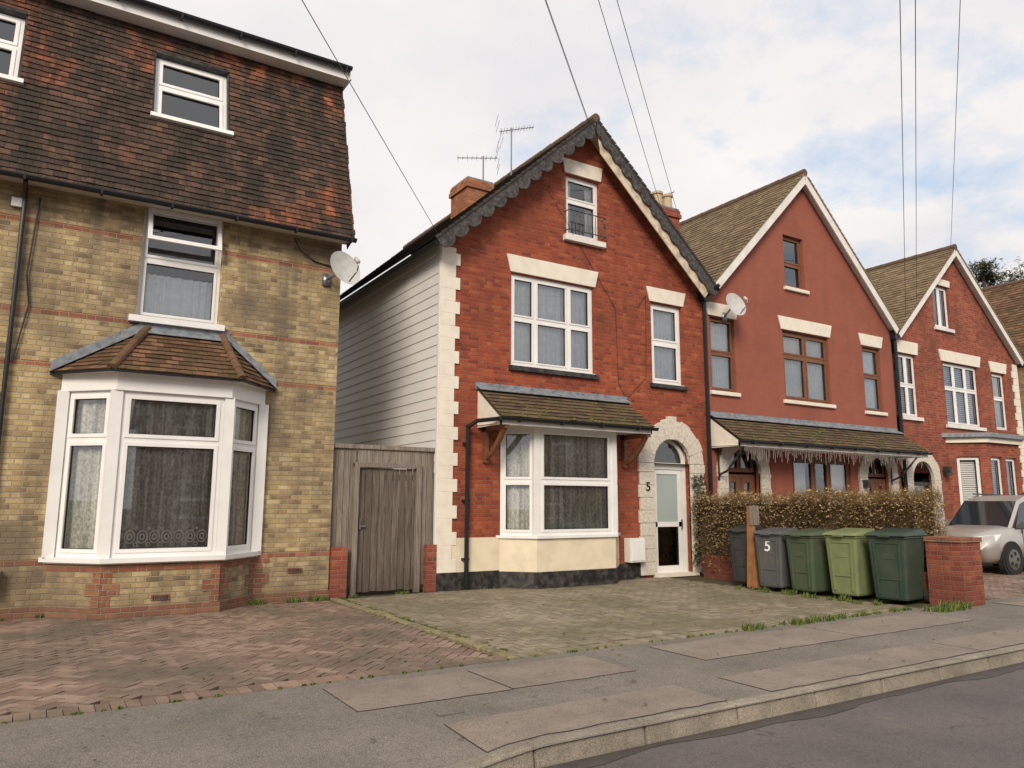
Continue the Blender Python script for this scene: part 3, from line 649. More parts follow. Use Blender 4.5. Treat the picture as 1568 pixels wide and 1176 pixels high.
# ------------------------------------------------------------------ HOUSE C (painted)
C=empty('painted_brick_house')
w=MB()
hC=[(12.68,13.5,4.0,5.72),(15.2,17.0,3.98,5.71),(18.45,19.25,3.93,5.67),(15.42,16.2,6.85,8.22),(13.05,14.15,0.,2.72),(15.3,17.6,1.0,2.6),(18.25,19.3,0,2.72)]
gwall(w,12.5,19.82,16.17,9.8,6.25,hC,'brick_painted')
w.make('walls',C)
gable_roof(C,12.5,6.32,16.17,9.97,19.95,6.30,11.6,21,'tile_olive',.2,'white_paint','white_paint',soff='white_paint')
wi=MB()
window(wi,FW,*hC[0],hs=[4.9],mat='wood_brown',cmat='net_blue',depth=.07); window(wi,FW,*hC[1],vs=[16.1],hs=[5.1],mat='wood_brown',cmat='drape',depth=.07,fw=.07)
window(wi,FW,*hC[2],hs=[4.9],mat='wood_brown',cmat='net_blue',depth=.07); window(wi,FW,*hC[3],hs=[7.5],mat='wood_brown',curtain='none',depth=.1)
window(wi,FW,*hC[5],vs=[16.15,16.75],mat='wood_brown',curtain='drapes',depth=.05,fw=.08)
for xc in (13.6,18.77):
    window(wi,FW,xc-.5,xc+.5,.05,2.15,vs=[xc],hs=[1.1],mat='wood_brown',curtain='none',depth=.12,fw=.09,cf=.09); window(wi,FW,xc-.5,xc+.5,2.2,2.7,vs=[xc],mat='wood_brown',curtain='none',depth=.13)
wi.make('windows_and_doors',C)
t=MB()
lintel(t,12.62,13.55,5.74,6.05,.08); lintel(t,15.15,17.05,5.73,6.06,.1); lintel(t,18.4,19.3,5.7,6.02,.1)
for a,b_,z in ((12.62,13.56,4.0),(15.12,17.08,3.98),(18.38,19.32,3.93),(15.35,16.28,6.85)): t.box(a,b_,YW-.07,YW+.02,z-.09,z-.002,'stone_white')
t.make('lintels_and_sills',C,bevel=.008)
t=MB(); arch(t,13.6,.55,.85,2.17,'stone_arch',key=False); arch(t,18.77,.525,.85,2.17,'stone_arch',key=False)
t.make('door_arches',C)
porch(C,12.55,19.75,10.93,2.78,3.42,'tile_porch',brk=())
t=MB()
for x_ in (12.75,19.3): t.path([(x_,11.77,2.1),(x_,11.5,2.2),(x_,11.2,2.5),(x_,11.0,2.72)],.025,'black_paint'); t.tube((x_,11.77,2.72),(x_,11.0,2.72),.02,'black_paint'); t.tube((x_,11.75,2.0),(x_,11.75,2.75),.025,'black_paint')
for i in range(120):
    x_=12.7+i*.057; t.tube((x_,10.96,2.70),(x_+rr(-.02,.02),10.96,2.70-rr(.05,.33)),.0025,'drape',3,caps=False)
t.box(18.0,18.14,11.62,11.78,1.9,2.1,'black_paint')
t.make('porch_details',C)
x=MB(); x.tube((19.86,11.70,6.2),(19.86,11.70,.1),.045,'gutter_black'); x.box(19.76,19.96,11.62,11.78,6.0,6.26,'gutter_black'); x.make('pipes',C)
dish(C,(13.05,11.38,5.92),(-.1,-1,.35),.30,(13.15,11.78,5.75))
# ------------------------------------------------------------------ HOUSE D
Dh=empty('red_brick_house')
w=MB(); hD=[(20.1,20.98,3.9,5.68),(22.4,24.35,3.8,5.66),(22.17,23.05,6.7,8.0),(20.3,21.4,0,2.7),(25.2,26,3.8,5.6)]
gwall(w,19.93,26.8,23.36,9.1,6.15,hD,'brick_red2'); w.poly([(26.8,YW,-.1),(26.8,21,-.1),(26.8,21,6.1),(26.8,YW,6.1)],'brick_red2'); 
w.make('walls',Dh)
gable_roof(Dh,19.85,6.2,23.30,9.3,26.95,6.1,11.6,21,'tile_olive',.18,'white_paint','white_paint',soff='white_paint')
wi=MB()
window(wi,FW,*hD[0],vs=[20.54],hs=[4.8],curtain='shutter'); window(wi,FW,*hD[1],vs=[23.05,23.7],hs=[4.9],curtain='shutter'); window(wi,FW,*hD[2],vs=[22.6],curtain='shutter',ex=.0); window(wi,FW,*hD[4],hs=[4.8],cmat='drape')
window(wi,FW,20.35,21.35,.05,2.1,mat='black_paint',curtain='none')
wi.make('windows',Dh)
t=MB(); lintel(t,20.02,21.05,5.7,6.05,.06); lintel(t,22.3,24.45,5.68,6.02,.1); lintel(t,25.15,26.05,5.62,5.95,.1); lintel(t,22.1,23.1,8.02,8.22,.03)
for a,b_,z in ((20.05,21.05,3.9),(22.3,24.45,3.8),(22.1,23.12,6.7)): t.box(a,b_,YW-.07,YW+.02,z-.1,z-.002,'white_paint')
i=0; z=.3
while z<6: t.box(26.8-(.34 if i%2 else .25),26.83,YW-.03,YW+.05,z,z+.22,'stone_white'); z+=.228; i+=1
arch(t,20.85,.52,.85,2.15,'stone_arch',key=False); t.box(21.9,22.04,11.6,11.78,2.3,2.55,'black_paint'); t.make('lintels_and_sills',Dh)
b=MB()
Q=[(22.3,11.8),(23.0,11.1),(24.9,11.1),(25.6,11.8)]
strip(b,Q,-.05,1.0,'brick_red2'); strip(b,Q,2.85,3.25,'brick_red2'); strip(b,[(22.2,11.8),(22.95,11.0),(24.95,11.0),(25.7,11.8)],3.25,3.4,'stone_white'); cap(b,[(22.2,11.8),(22.95,11.0),(24.95,11.0),(25.7,11.8)],3.25,'white_paint')
b.prism([(22.0,11.8,3.4),(22.9,10.9,3.4),(25.0,10.9,3.4),(25.9,11.8,3.4)],(0,0,.12),'lead')
H1=frame((22.3,11.8,0),(1,-1,0),(-1,-1,0)); H2=frame((23.0,11.1,0),(1,0,0),(0,-1,0)); H3=frame((24.9,11.1,0),(1,1,0),(1,-1,0))
window(b,H1,.2,.8,1.0,2.85,curtain='shutter',room=False); window(b,H2,.2,.85,1.0,2.85,curtain='shutter',room=False); window(b,H2,1.05,1.7,1.0,2.85,curtain='shutter',room=False); window(b,H3,.2,.8,1.0,2.85,curtain='shutter',room=False)
for (a_,F_) in (((0,.2),H1),((.8,.99),H1),((0,.2),H2),((.85,1.05),H2),((1.7,1.9),H2),((0,.2),H3),((.8,.99),H3)): b.lbox(F_,a_[0],a_[1],1.0,2.85,-.1,.0,'brick_red2')
b.make('bay_window',Dh)
# ------------------------------------------------------------------ HOUSE E + more down the street
for k_,x0 in enumerate((27.4,34.8,42.2)):
    Eh=empty('tan_brick_house'); w=MB(); xa=x0+3.45
    hs_=[(x0+.5,x0+1.4,3.9,5.7),(x0+2.7,x0+4.5,3.9,5.7),(x0+2.6,x0+4.4,.9,2.7),(x0+5.2,x0+6.2,0.02,2.3),(x0+3,x0+3.9,6.8,8.1)]
    gwall(w,x0,x0+6.9,xa,9.6,6.2,hs_,'brick_tan'); w.poly([(x0,YW,-.1),(x0,21,-.1),(x0,21,6.2),(x0,YW,6.2)],'brick_tan'); w.make('walls',Eh)
    gable_roof(Eh,x0-.15,6.1,xa,9.8,x0+7.05,6.1,11.5,21,'tile_bay',.2,'white_paint','white_paint')
    wi=MB(); [window(wi,FW,*h_,hs=[(h_[2]+h_[3])/2],cmat='drape') for h_ in hs_]; wi.make('windows',Eh)
for k_ in range(6):
    x0=-26+k_*10; H=empty('brick_villa'); w=MB(); Fo=frame((0,-13.5,0),(1,0,0),(0,1,0))
    hs_=[(x0+1,x0+2.6,.9,2.6),(x0+1,x0+2.6,3.8,5.4),(x0+5,x0+6.6,3.8,5.4),(x0+5.3,x0+6.3,0.02,2.2)]
    wall(w,Fo,x0,x0+8,-.1,5.9,hs_,'wall_far'); w.box(x0,x0+8,-20,-13.9,-.1,5.9,'wall_far'); w.prism([(x0-.2,-13.2,5.9),(x0-.2,-20.3,5.9),(x0-.2,-16.7,8.6)],(8.4,0,0),'ridge'); w.make('walls_and_roof',H)
    wi=MB(); [window(wi,Fo,*h_,hs=[(h_[2]+h_[3])/2],room=False,curtain='none') for h_ in hs_]; wi.make('windows',H)
# ------------------------------------------------------------------ fence and gate
f=MB()
x_=4.02
while x_<5.86:
    wd=rr(.085,.11)
    gate=4.45<x_+.05<5.52
    if not gate: f.box(x_,min(x_+wd,5.84),11.90+rr(0,.012),11.925,.12,2.38+rr(-.01,.01),'timber')
    x_+=wd+.008
f.box(4.45,5.52,11.895,11.92,2.1,2.38,'timber'); f.box(4.02,5.84,11.86,11.93,2.36,2.43,'timber'); f.box(4.02,5.84,11.93,11.98,1.3,1.4,'timber')
f.box(4.38,4.47,11.84,11.93,0,2.12,'timber'); f.box(5.50,5.59,11.84,11.93,0,2.12,'timber'); f.box(4.38,5.59,11.845,11.925,2.06,2.14,'timber')
f.make('timber_fence',bevel=.004)
G=empty('timber_gate'); g=MB(); x_=4.48
while x_<5.48:
    wd=.112; g.box(x_,min(x_+wd,5.495),11.90+rr(0,.012),11.93,.04+rr(0,.02),2.05+rr(-.008,.005),'timber_dark'); x_+=wd+.010
for z in (.3,1.1,1.85): g.box(4.5,5.47,11.93,11.965,z,z+.1,'timber_dark')
g.make('boards',G,bevel=.004); g=MB(); g.box(4.50,4.53,11.87,11.90,1.05,1.22,'metal_grey'); g.tube((4.515,11.86,1.1),(4.60,11.86,1.1),.012,'metal_grey'); g.make('latch',G)
for a,b_ in ((4.02,4.28),(5.66,5.85)):
    p=MB(); p.box(a,b_,11.75,11.86,0,.78,'brick_red2'); p.make('brick_pier')
# ------------------------------------------------------------------ ground
def sm(t): t=max(0,min(1,t)); return t*t*(3-2*t)
def zf(x,y): return -.095*sm((2.9-x)/1.0)*sm((5.1-y)/.95)
def sheet(name,xs,ys,zfun,mat):
    me=bpy.data.meshes.new(name); vs=[(x,y,zfun(x,y)) for y in ys for x in xs]; n=len(xs)
    fs=[(j*n+i,j*n+i+1,(j+1)*n+i+1,(j+1)*n+i) for j in range(len(ys)-1) for i in range(n-1)]
    me.from_pydata(vs,[],fs); me.materials.append(M[mat]); me.polygons.foreach_set('use_smooth',[True]*len(fs)); o=bpy.data.objects.new(name,me); scene.collection.objects.link(o); return o
def rng(a,b,s):
    n=max(1,round((b-a)/s)); return [a+(b-a)*i/n for i in range(n+1)]
sheet('ground',[-600,600],[-600,600],lambda x,y:-.135,'soil')
sheet('road',[-300,400],[-5,4.05],lambda x,y:-.125,'asphalt_road')
sheet('far_pavement',[-60,90],[-8,-5],lambda x,y:-.05,'asphalt_pavement')
sheet('pavement',[-60]+rng(-8,7,.12)+[90],rng(4.1,6.42,.1),lambda x,y:zf(x,y)-.004,'asphalt_pavement')
sheet('garden_ground',[-60,90],[6.41,40],lambda x,y:-.02,'joint')
ch=MB(); X=rng(-6,30,.15); ed_=[3.96+.04*math.sin(x*2.1)+.025*math.sin(x*5.3+1)+rr(-.012,.012) for x in X]
for i in range(len(X)-1): ch.poly([(X[i],ed_[i],-.121),(X[i+1],ed_[i+1],-.121),(X[i+1],4.09,-.121),(X[i],4.09,-.121)],'channel',.5)
ch.make('road_channel')
sl=MB(); tb=MB()
def slab(x0,x1,y0,y1):
    X=rng(x0,x1,.15);Y=rng(y0,y1,.12)
    jx=[rr(-.012,.012) for _ in X]; jy=[rr(-.012,.012) for _ in X]
    for i in range(len(X)-1):
        for j in range(len(Y)-1):
            def yy(i_,j_): return Y[j_]+(jx[i_] if j_==0 else 0)+(jy[i_] if j_==len(Y)-1 else 0)
            sl.poly([(X[a],yy(a,b_),zf(X[a],Y[b_])+.001) for a,b_ in ((i,j),(i+1,j),(i+1,j+1),(i,j+1))],'slab_pink',.5)
            tb.poly([(X[a]+(-.006 if a==0 else (.006 if a==len(X)-1 else 0)),yy(a,b_)+(-.006 if b_==0 else (.006 if b_==len(Y)-1 else 0)),zf(X[a],Y[b_])-.0015) for a,b_ in ((i,j),(i+1,j),(i+1,j+1),(i,j+1))],'tar',.5)
for x0,x1 in ((2.5,4.62),(5.15,8.4),(8.42,12.0),(12.02,16),(16.05,21),(21.05,27),(27.05,60)): slab(x0,x1,4.28,4.85)
for x0,x1 in ((2.1,3.4),(3.42,4.72),(5.6,8.1),(8.12,10.5),(12.6,16.5),(20,40)): slab(x0,x1,5.42,6.2)
sl.make('paving_slabs'); tb.make('slab_joints')
kb=MB(); x_=-30
while x_<60:
    L=.91
    z0=zf(x_,4.12); z1=zf(x_+L-.012,4.12)
    a=x_;c_=x_+L-.012; j=rr(-.006,.006); jz=rr(-.004,.004)
    kb.hexa([(a,4.10+j,-.16),(c_,4.10+j,-.16),(c_,4.25,-.16),(a,4.25,-.16),(a,4.125+j,z0+.004+jz),(c_,4.125+j,z1+.004+jz),(c_,4.25,z1+.004),(a,4.25,z0+.004)],'kerb'); x_+=L
kb.make('kerb',bevel=.018)
def herring(name,x0,x1,y0,y1,mat,ang,Wd=.1):
    mb=MB(); ca,sa=math.cos(ang),math.sin(ang); cx,cy=(x0+x1)/2,(y0+y1)/2; R=int(math.hypot(x1-x0,y1-y0)/2/Wd)+3; g=.0035
    for X in range(-R,R):
        for Y in range(-R,R):
            d=(X-Y)%4
            if d==0: w_,h_=2,1
            elif d==3: w_,h_=1,2
            else: continue
            ax,ay,bx,by=X*Wd+g,Y*Wd+g,(X+w_)*Wd-g,(Y+h_)*Wd-g
            P=[(cx+p*ca-q*sa,cy+p*sa+q*ca) for p,q in ((ax,ay),(bx,ay),(bx,by),(ax,by))]
            mx=sum(p[0] for p in P)/4; my=sum(p[1] for p in P)/4
            if not(x0+.02<mx<x1-.02 and y0+.02<my<y1-.02): continue
            P=[(min(max(p[0],x0),x1),min(max(p[1],y0),y1)) for p in P]
            r=rr(0,1); zz=-.003+rr(-.003,.003)+.012*math.sin(mx*1.3)*math.sin(my*1.1+1)
            tx,ty=rr(-.025,.025),rr(-.025,.025)
            top=[(p[0],p[1],zz+(p[0]-mx)*tx+(p[1]-my)*ty) for p in P]
            mb.poly(top,mat,r)
            for i in range(4):
                a,b_=top[i],top[(i+1)%4]; mb.poly([(a[0],a[1],-.03),(b_[0],b_[1],-.03),b_,a],mat,0)
    x=x0
    while x<x1-.05: mb.box(x,x+.094,y0-.21,y0-.006,-.04,.004+rr(-.004,.003),mat); x+=.1
    return mb.make(name)
herring('block_paved_driveway',-7,3.98,6.62,11.75,'block_red',math.radians(45))
herring('block_paved_driveway',4.17,11.0,6.62,11.72,'block_olive',math.radians(0))
herring('block_paved_driveway',13.0,19,6.62,11.72,'block_red',math.radians(45))
ed=MB(); y=6.42
while y<11.7: ed.box(4.0+rr(-.008,.008),4.13,y,min(y+.6,11.7),-.05,.02+rr(-.008,.008),'edging'); y+=.605
ed.make('driveway_edging',bevel=.015)
mh=MB(); mh.box(2.55,2.75,5.02,5.12,-.02,.003,'metal_grey'); mh.make('utility_cover')
# ------------------------------------------------------------------ vegetation
def blades(name,pts,h,mat,n=40,spread=.1):
    mb=MB()
    for (x,y,s) in pts:
        for i in range(n):
            a=rr(0,6.28); r_=spread*s*math.sqrt(rr(0,1)); bx,by=x+math.cos(a)*r_,y+math.sin(a)*r_*.6; hh=h*s*rr(.4,1); l=rr(-.6,.6)*hh; l2=rr(-.5,.5)*hh; w_=.006
            t=rr(0,3.14); dx,dy=math.cos(t)*w_,math.sin(t)*w_
            mb.poly([(bx-dx,by-dy,-.01),(bx+dx,by+dy,-.01),(bx+l*.5+dx,by+l2*.5+dy,hh*.6),(bx+l,by+l2,hh)],mat)
    return mb.make(name)
pts=[(7.3+rr(0,1.6),6.40+rr(-.05,.06),rr(.5,1)) for _ in range(20)]+[(10.8+rr(0,1.0),6.12+rr(-.1,.12),rr(.7,1.3)) for _ in range(24)]+[(9+rr(0,2),6.41,rr(.4,.9)) for _ in range(12)]
pts+=[(10.75+rr(-.1,.1),rr(6.9,9.6),rr(.4,1.0)) for _ in range(22)]+[(rr(2.7,4.1),11.70,rr(.4,1)) for _ in range(14)]+[(rr(4.1,5.8),11.80,rr(.3,.7)) for _ in range(8)]+[(rr(5.9,12),11.74,rr(.25,.5)) for _ in range(14)]+[(4.15,rr(6.6,11.6),rr(.15,.4)) for _ in range(40)]+[(rr(-2,.3),11.74,rr(.3,.6)) for _ in range(8)]+[(rr(-3,4),6.40,rr(.1,.25)) for _ in range(30)]+[(rr(4.3,10),6.41,rr(.1,.3)) for _ in range(40)]
blades('grass_tufts',pts,.11,'leaf_green',26)
lf=MB()
for _ in range(300):
    x,y=rr(-3,10.5),rr(4.2,11.6); a=rr(0,6.3); s_=rr(.01,.028); z=.012+zf(x,y)
    lf.poly([(x+math.cos(a)*s_,y+math.sin(a)*s_,z),(x-math.sin(a)*s_*.6,y+math.cos(a)*s_*.6,z+.006),(x-math.cos(a)*s_,y-math.sin(a)*s_,z+.003),(x+math.sin(a)*s_*.6,y-math.cos(a)*s_*.6,z+.008)],'ridge')
lf.make('fallen_leaves')
def hedge(name,x0,x1,y0,y1,z0,z1,n,mat='leaf_hedge'):
    mb=MB()
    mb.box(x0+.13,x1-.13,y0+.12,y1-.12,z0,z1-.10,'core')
    for _ in range(n):
        t=rr(0,1)
        if t<.42: p=V((x0+abs(random.gauss(0,.07)),rr(y0,y1),z0+(z1-z0)*rr(0,1)**.6))
        elif t<.64: p=V((rr(x0,x1),rr(y0,y1),z1-abs(random.gauss(0,.07))))
        elif t<.76: p=V((rr(x0,x1),y0+abs(random.gauss(0,.07)),rr(z0,z1)))
        elif t<.82: p=V((x1-abs(random.gauss(0,.06)),rr(y0,y1),rr(z0,z1)))
        else: p=V((rr(x0,x1),rr(y0,y1),z1+abs(random.gauss(0,.055))))
        p.z+= .04*math.sin(p.y*3.1)+.04*math.sin(p.y*7.7+p.x*5); p.x+=.06*math.sin(p.y*4.3+p.z*3)+.03*math.sin(p.y*11+p.z*9)
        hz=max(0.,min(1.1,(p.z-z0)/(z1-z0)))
        k_=max(0,min(1,rr(0,.5)+.55*hz**1.3*rr(.6,1.1)))  # tone rises with height: pale top leaves, their sunlit look put into the colour
        if rr(0,1)<.36:
            a=V((rr(-1,1),rr(-1,1),rr(-1,1))).normalized(); b_=a.orthogonal().normalized(); s_=rr(.014,.030)
            mb.poly([p-a*s_,p-b_*s_*.5,p+a*s_,p+b_*s_*.5],mat,k_)
        else:
            d_=V((rr(-.8,.8),rr(-.8,.8),rr(.1,1))).normalized()*rr(.05,.16); w_=V((.0035,.0035,0)); mb.poly([p-w_,p+w_,p+d_+w_,p+d_-w_],mat,k_*.95)
    return mb.make(name)
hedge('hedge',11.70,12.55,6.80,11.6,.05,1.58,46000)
iv=MB()
for _ in range(900):
    z=rr(.2,2.1); x=12.05+random.gauss(0,.10); y=11.68+rr(-.08,.06); a=V((rr(-1,1),rr(-.4,.4),rr(-1,1))).normalized(); b_=a.orthogonal().normalized(); p=V((x,y,z)); s_=rr(.02,.04)
    iv.poly([p-a*s_,p-b_*s_*.7,p+a*s_,p+b_*s_*.7],'leaf_pine')
iv.make('climbing_plant')
def pine(x,y,h,cr):
    T=empty('pine_tree'); t=MB(); t.tube((x,y,0),(x+.3,y,h*.55),.32,'bark',10,.22); t.tube((x+.3,y,h*.55),(x,y,h*.95),.22,'bark',8,.06)
    cl=[]
    for i in range(26):
        a=rr(0,6.28); z=h*rr(.68,1.0); r_=cr*rr(.2,1)*(1.15-abs(z/h-.8)*2.2); q=V((x+math.cos(a)*r_,y+math.sin(a)*r_,z)); cl.append((q,cr*rr(.22,.42))); t.tube((x+.1,y,z-.8),q,.07,'bark',5,.02)
    t.make('trunk_and_limbs',T); l=MB()
    for q,s in cl:
        for _ in range(420):
            p=q+V((random.gauss(0,s*.55),random.gauss(0,s*.55),random.gauss(0,s*.3))); a=V((rr(-1,1),rr(-1,1),rr(-.3,1))).normalized(); b_=a.orthogonal().normalized(); e_=rr(.08,.2)
            l.poly([p-a*e_,p-b_*e_*.25,p+a*e_,p+b_*e_*.25],'leaf_pine')
    l.make('foliage',T)
pine(42.8,20,14.4,2.3); pine(52,24,13,2.4)
# ------------------------------------------------------------------ bins
def wbin(x,y,mat,yaw,w=.58,d=.66,h=1.06,num=None,s=1.):
    e=empty('wheelie_bin'); mb=MB(); hw,hd=w/2,d/2
    zt=h*.90
    b=[(-hw*.80,-hd*.78),(hw*.80,-hd*.78),(hw*.80,hd*.72),(-hw*.80,hd*.72)]; t=[(-hw*.95,-hd*.93),(hw*.95,-hd*.93),(hw*.95,hd*.93),(-hw*.95,hd*.93)]
    mb.hexa([(*p,.05) for p in b]+[(*p,zt) for p in t],mat,.5)
    mb.make('body',e,bevel=.035)
    mb=MB(); mb.box(-hw*.99,hw*.99,-hd*.98,hd*.98,zt-.035,zt+.005,mat,.5)
    ov=.02
    mb.hexa([(-hw-ov,-hd-ov-.02,zt+.008),(hw+ov,-hd-ov-.02,zt+.008),(hw+ov,hd+ov,zt+.008),(-hw-ov,hd+ov,zt+.008),(-hw+.03,-hd+.03,zt+.055),(hw-.03,-hd+.03,zt+.055),(hw-.04,hd-.05,h+.01),(-hw+.04,hd-.05,h+.01)],mat,.5)
    mb.make('lid',e,bevel=.02)
    mb=MB(); mb.tube((-hw*.7,hd+.07,zt+.02),(hw*.7,hd+.07,zt+.02),.018,mat)
    for sx in (-.7,0,.7): mb.box(hw*sx-.02,hw*sx+.02,hd*.9,hd+.08,zt-.02,zt+.03,mat)
    def fx(sx,z):
        t_=(z-.05)/(zt-.05); return -hd*(.78+.15*t_)
    for sx in (-.62,.62):
        mb.hexa([(hw*sx*.85-.018,fx(0,.12)-.02,.12),(hw*sx*.85+.018,fx(0,.12)-.02,.12),(hw*sx*.85+.018,fx(0,.12)+.02,.12),(hw*sx*.85-.018,fx(0,.12)+.02,.12),(hw*sx-.018,fx(0,zt-.1)-.02,zt-.1),(hw*sx+.018,fx(0,zt-.1)-.02,zt-.1),(hw*sx+.018,fx(0,zt-.1)+.02,zt-.1),(hw*sx-.018,fx(0,zt-.1)+.02,zt-.1)],mat,.5)
    for z_ in (zt-.10,.36):
        mb.box(-hw*.55,hw*.55,fx(0,z_)-.014,fx(0,z_)+.03,z_-.012,z_+.012,mat)
    mb.box(-.10,.10,fx(0,zt-.32)-.006,fx(0,zt-.32)+.02,zt-.34,zt-.26,mat)
    mb.box(-.09,.09,-hd-.055,-hd-.0,zt-.01,zt+.02,mat)
    mb.make('handle_and_ribs',e,bevel=.006)
    mb=MB()
    for sx in (-1,1): mb.tube((sx*hw*.86,hd*.80,.10),(sx*(hw*.86+.05),hd*.80,.10),.10,'rubber',16)
    mb.tube((-hw*.9,hd*.8,.1),(hw*.9,hd*.8,.1),.012,'metal_grey'); mb.make('wheels',e)
    if num: text(num,(0,fx(0,zt-.2)-.016,zt-.28),(math.radians(90-4),0,0),.26,'text_white',e,'number')
    e.location=(x,y,0); e.rotation_euler=(0,0,yaw); e.scale=(s,s,s); return e
R90=math.radians(-90)
wbin(11.35,9.85,'bin_dark',R90+.1,.48,.52,1.08)
wbin(11.22,9.05,'bin_grey',R90+.12,num='5',w=.56)
wbin(11.22,8.36,'bin_green',R90-.05)
wbin(11.30,7.66,'bin_lightgreen',R90+.05,h=1.09)
wbin(11.42,6.96,'bin_darkgreen',R90+.12,w=.62,d=.74,h=1.11)
p=MB(); p.hexa([(11.0,9.36,0),(11.12,9.36,0),(11.12,9.58,0),(11.0,9.58,0),(11.03,9.43,1.42),(11.09,9.43,1.42),(11.09,9.54,1.42),(11.03,9.54,1.42)],'post'); p.box(11.0,11.2,9.40,9.46,1.1,1.45,'timber'); p.make('timber_post',bevel=.006)
p=MB(); p.box(11.72,12.28,6.14,6.68,-.05,.92,'brick_red2'); p.box(11.70,12.30,6.12,6.70,.92,.995,'brick_band'); p.make('brick_pier',bevel=.008)
p=MB(); p.box(11.80,11.98,6.68,11.4,-.05,.45,'brick_red2'); p.make('garden_wall')
# ------------------------------------------------------------------ cars
def car(x,y,yaw,paint,L=4.35,Wd=1.8,H=1.62):
    e=empty('parked_car'); mb=MB(); hw=Wd/2
    st=[(-L/2,.45,.62,.72),(-L/2+.12,.30,.80,.88),(-L/2+.5,.24,.93,.97),(-L/2+1.15,.24,1.02,1.),(-L/2+1.9,.24,1.04,1.),(0,.24,1.05,1.),(L/2-1.2,.24,1.06,1.),(L/2-.35,.26,1.04,.96),(L/2-.05,.35,.95,.88),(L/2,.45,.80,.80)]
    def ring(s):
        X,zb,zt,wf=s; w_=hw*wf
        h=[(w_*.86,zb),(w_*.97,zb+.10),(w_,zb+(zt-zb)*.45),(w_*.985,zt-.16),(w_*.90,zt-.04),(w_*.5,zt+.01)]
        return [V((X,a,b_)) for a,b_ in h]+[V((X,-a,b_)) for a,b_ in h[::-1]]
    Rg=[ring(s) for s in st]; n=len(Rg[0])
    for a,b_ in zip(Rg,Rg[1:]):
        for i in range(n): mb.poly([a[i],a[(i+1)%n],b_[(i+1)%n],b_[i]],paint,.5)
    mb.poly(Rg[0],paint,.5); mb.poly(Rg[-1],paint,.5)
    mb.make('body',e,smooth=True)
    g=MB(); gs=[(-L/2+1.15,1.0,.80),(-L/2+1.75,H-.14,.70),(-L/2+2.15,H-.03,.67),(.6,H,.67),(L/2-.85,H-.06,.65),(L/2-.35,H-.35,.68),(L/2-.15,1.02,.72)]
    pr=None
    for X,zt,wf in gs:
        w_=hw*wf; wb=hw*.93; cur=[V((X,wb,.98)),V((X,w_+(wb-w_)*.08,zt-.07)),V((X,w_*.93,zt)),V((X,-w_*.93,zt)),V((X,-w_-(wb-w_)*.08,zt-.07)),V((X,-wb,.98))]
        if pr:
            for i in range(5):
                m='carglass' if i in (0,4) else paint
                if i==2 and (X<-L/2+1.9 or X>L/2-.5): m='carglass'
                if i in(1,3): m=paint
                g.poly([pr[i],pr[i+1],cur[i+1],cur[i]],m,.5)
        pr=cur
    for s_ in (1,-1):
        for X in (-L/2+2.15,.55): g.hexa([(X-.04,s_*hw*.935,1.0),(X+.04,s_*hw*.935,1.0),(X+.04,s_*hw*.92,1.0),(X-.04,s_*hw*.92,1.0),(X-.04,s_*hw*.70,H-.08),(X+.04,s_*hw*.70,H-.08),(X+.04,s_*hw*.68,H-.08),(X-.04,s_*hw*.68,H-.08)],paint,.5)
        g.box(-L/2+1.55,-L/2+1.75,s_*hw*1.0-.1,s_*hw*1.0+.1,1.0,1.13,paint)
        g.tube((-L/2+2.1,s_*hw*.62,H+.03),(L/2-1.0,s_*hw*.62,H+.01),.018,'car_dark')
        for X in (-L/2+1.3,-L/2+2.2,.9): g.box(X-.006,X+.006,s_*hw*.985-.012,s_*hw*.985+.016,.35,.98,'car_dark')
        for X in (-L/2+2.0,.7): g.box(X-.09,X+.09,s_*hw-.01,s_*hw+.028,.86,.89,'chrome')
        g.box(-L/2+.9,L/2-1.0,s_*hw*.97-.01,s_*hw*.97+.02,.27,.36,'car_dark')
    g.make('cabin',e)
    d=MB()
    for s_ in (1,-1):
        for X in (-L/2+.82,L/2-.85):
            d.tube((X,s_*(hw-.12),.33),(X,s_*(hw+.004),.33),.39,'rubber',24); d.tube((X,s_*(hw-.1),.33),(X,s_*(hw+.02),.33),.33,'rubber',24); d.tube((X,s_*(hw-.1),.33),(X,s_*(hw+.026),.33),.22,'chrome',16); 
            for k_ in range(5):
                a=k_*1.2566; c_=V((X+math.cos(a)*.13,s_*(hw+.026),.33+math.sin(a)*.13)); d.tube(c_,c_+V((0,s_*.004,0)),.045,'rubber',8)
        d.hexa([(-L/2+.0,s_*hw*.50,.66),(-L/2+.35,s_*hw*.93,.72),(-L/2+.35,s_*hw*.90,.72),(-L/2+.1,s_*hw*.50,.66),(-L/2+.05,s_*hw*.52,.80),(-L/2+.5,s_*hw*.97,.87),(-L/2+.5,s_*hw*.90,.87),(-L/2+.2,s_*hw*.52,.80)],'lamp_glass')
    d.box(-L/2-.015,-L/2+.1,-.45,.45,.42,.62,'car_dark'); d.box(-L/2-.02,-L/2+.1,-.26,.26,.5,.6,'text_white'); d.make('wheels_and_lamps',e)
    e.location=(x,y,-.01); e.rotation_euler=(0,0,yaw)
car(19.35,9.15,math.radians(-3),'car_silver',H=1.72)
car(23.3,11.0,math.radians(-2),'car_dark',4.2,1.75,1.74)
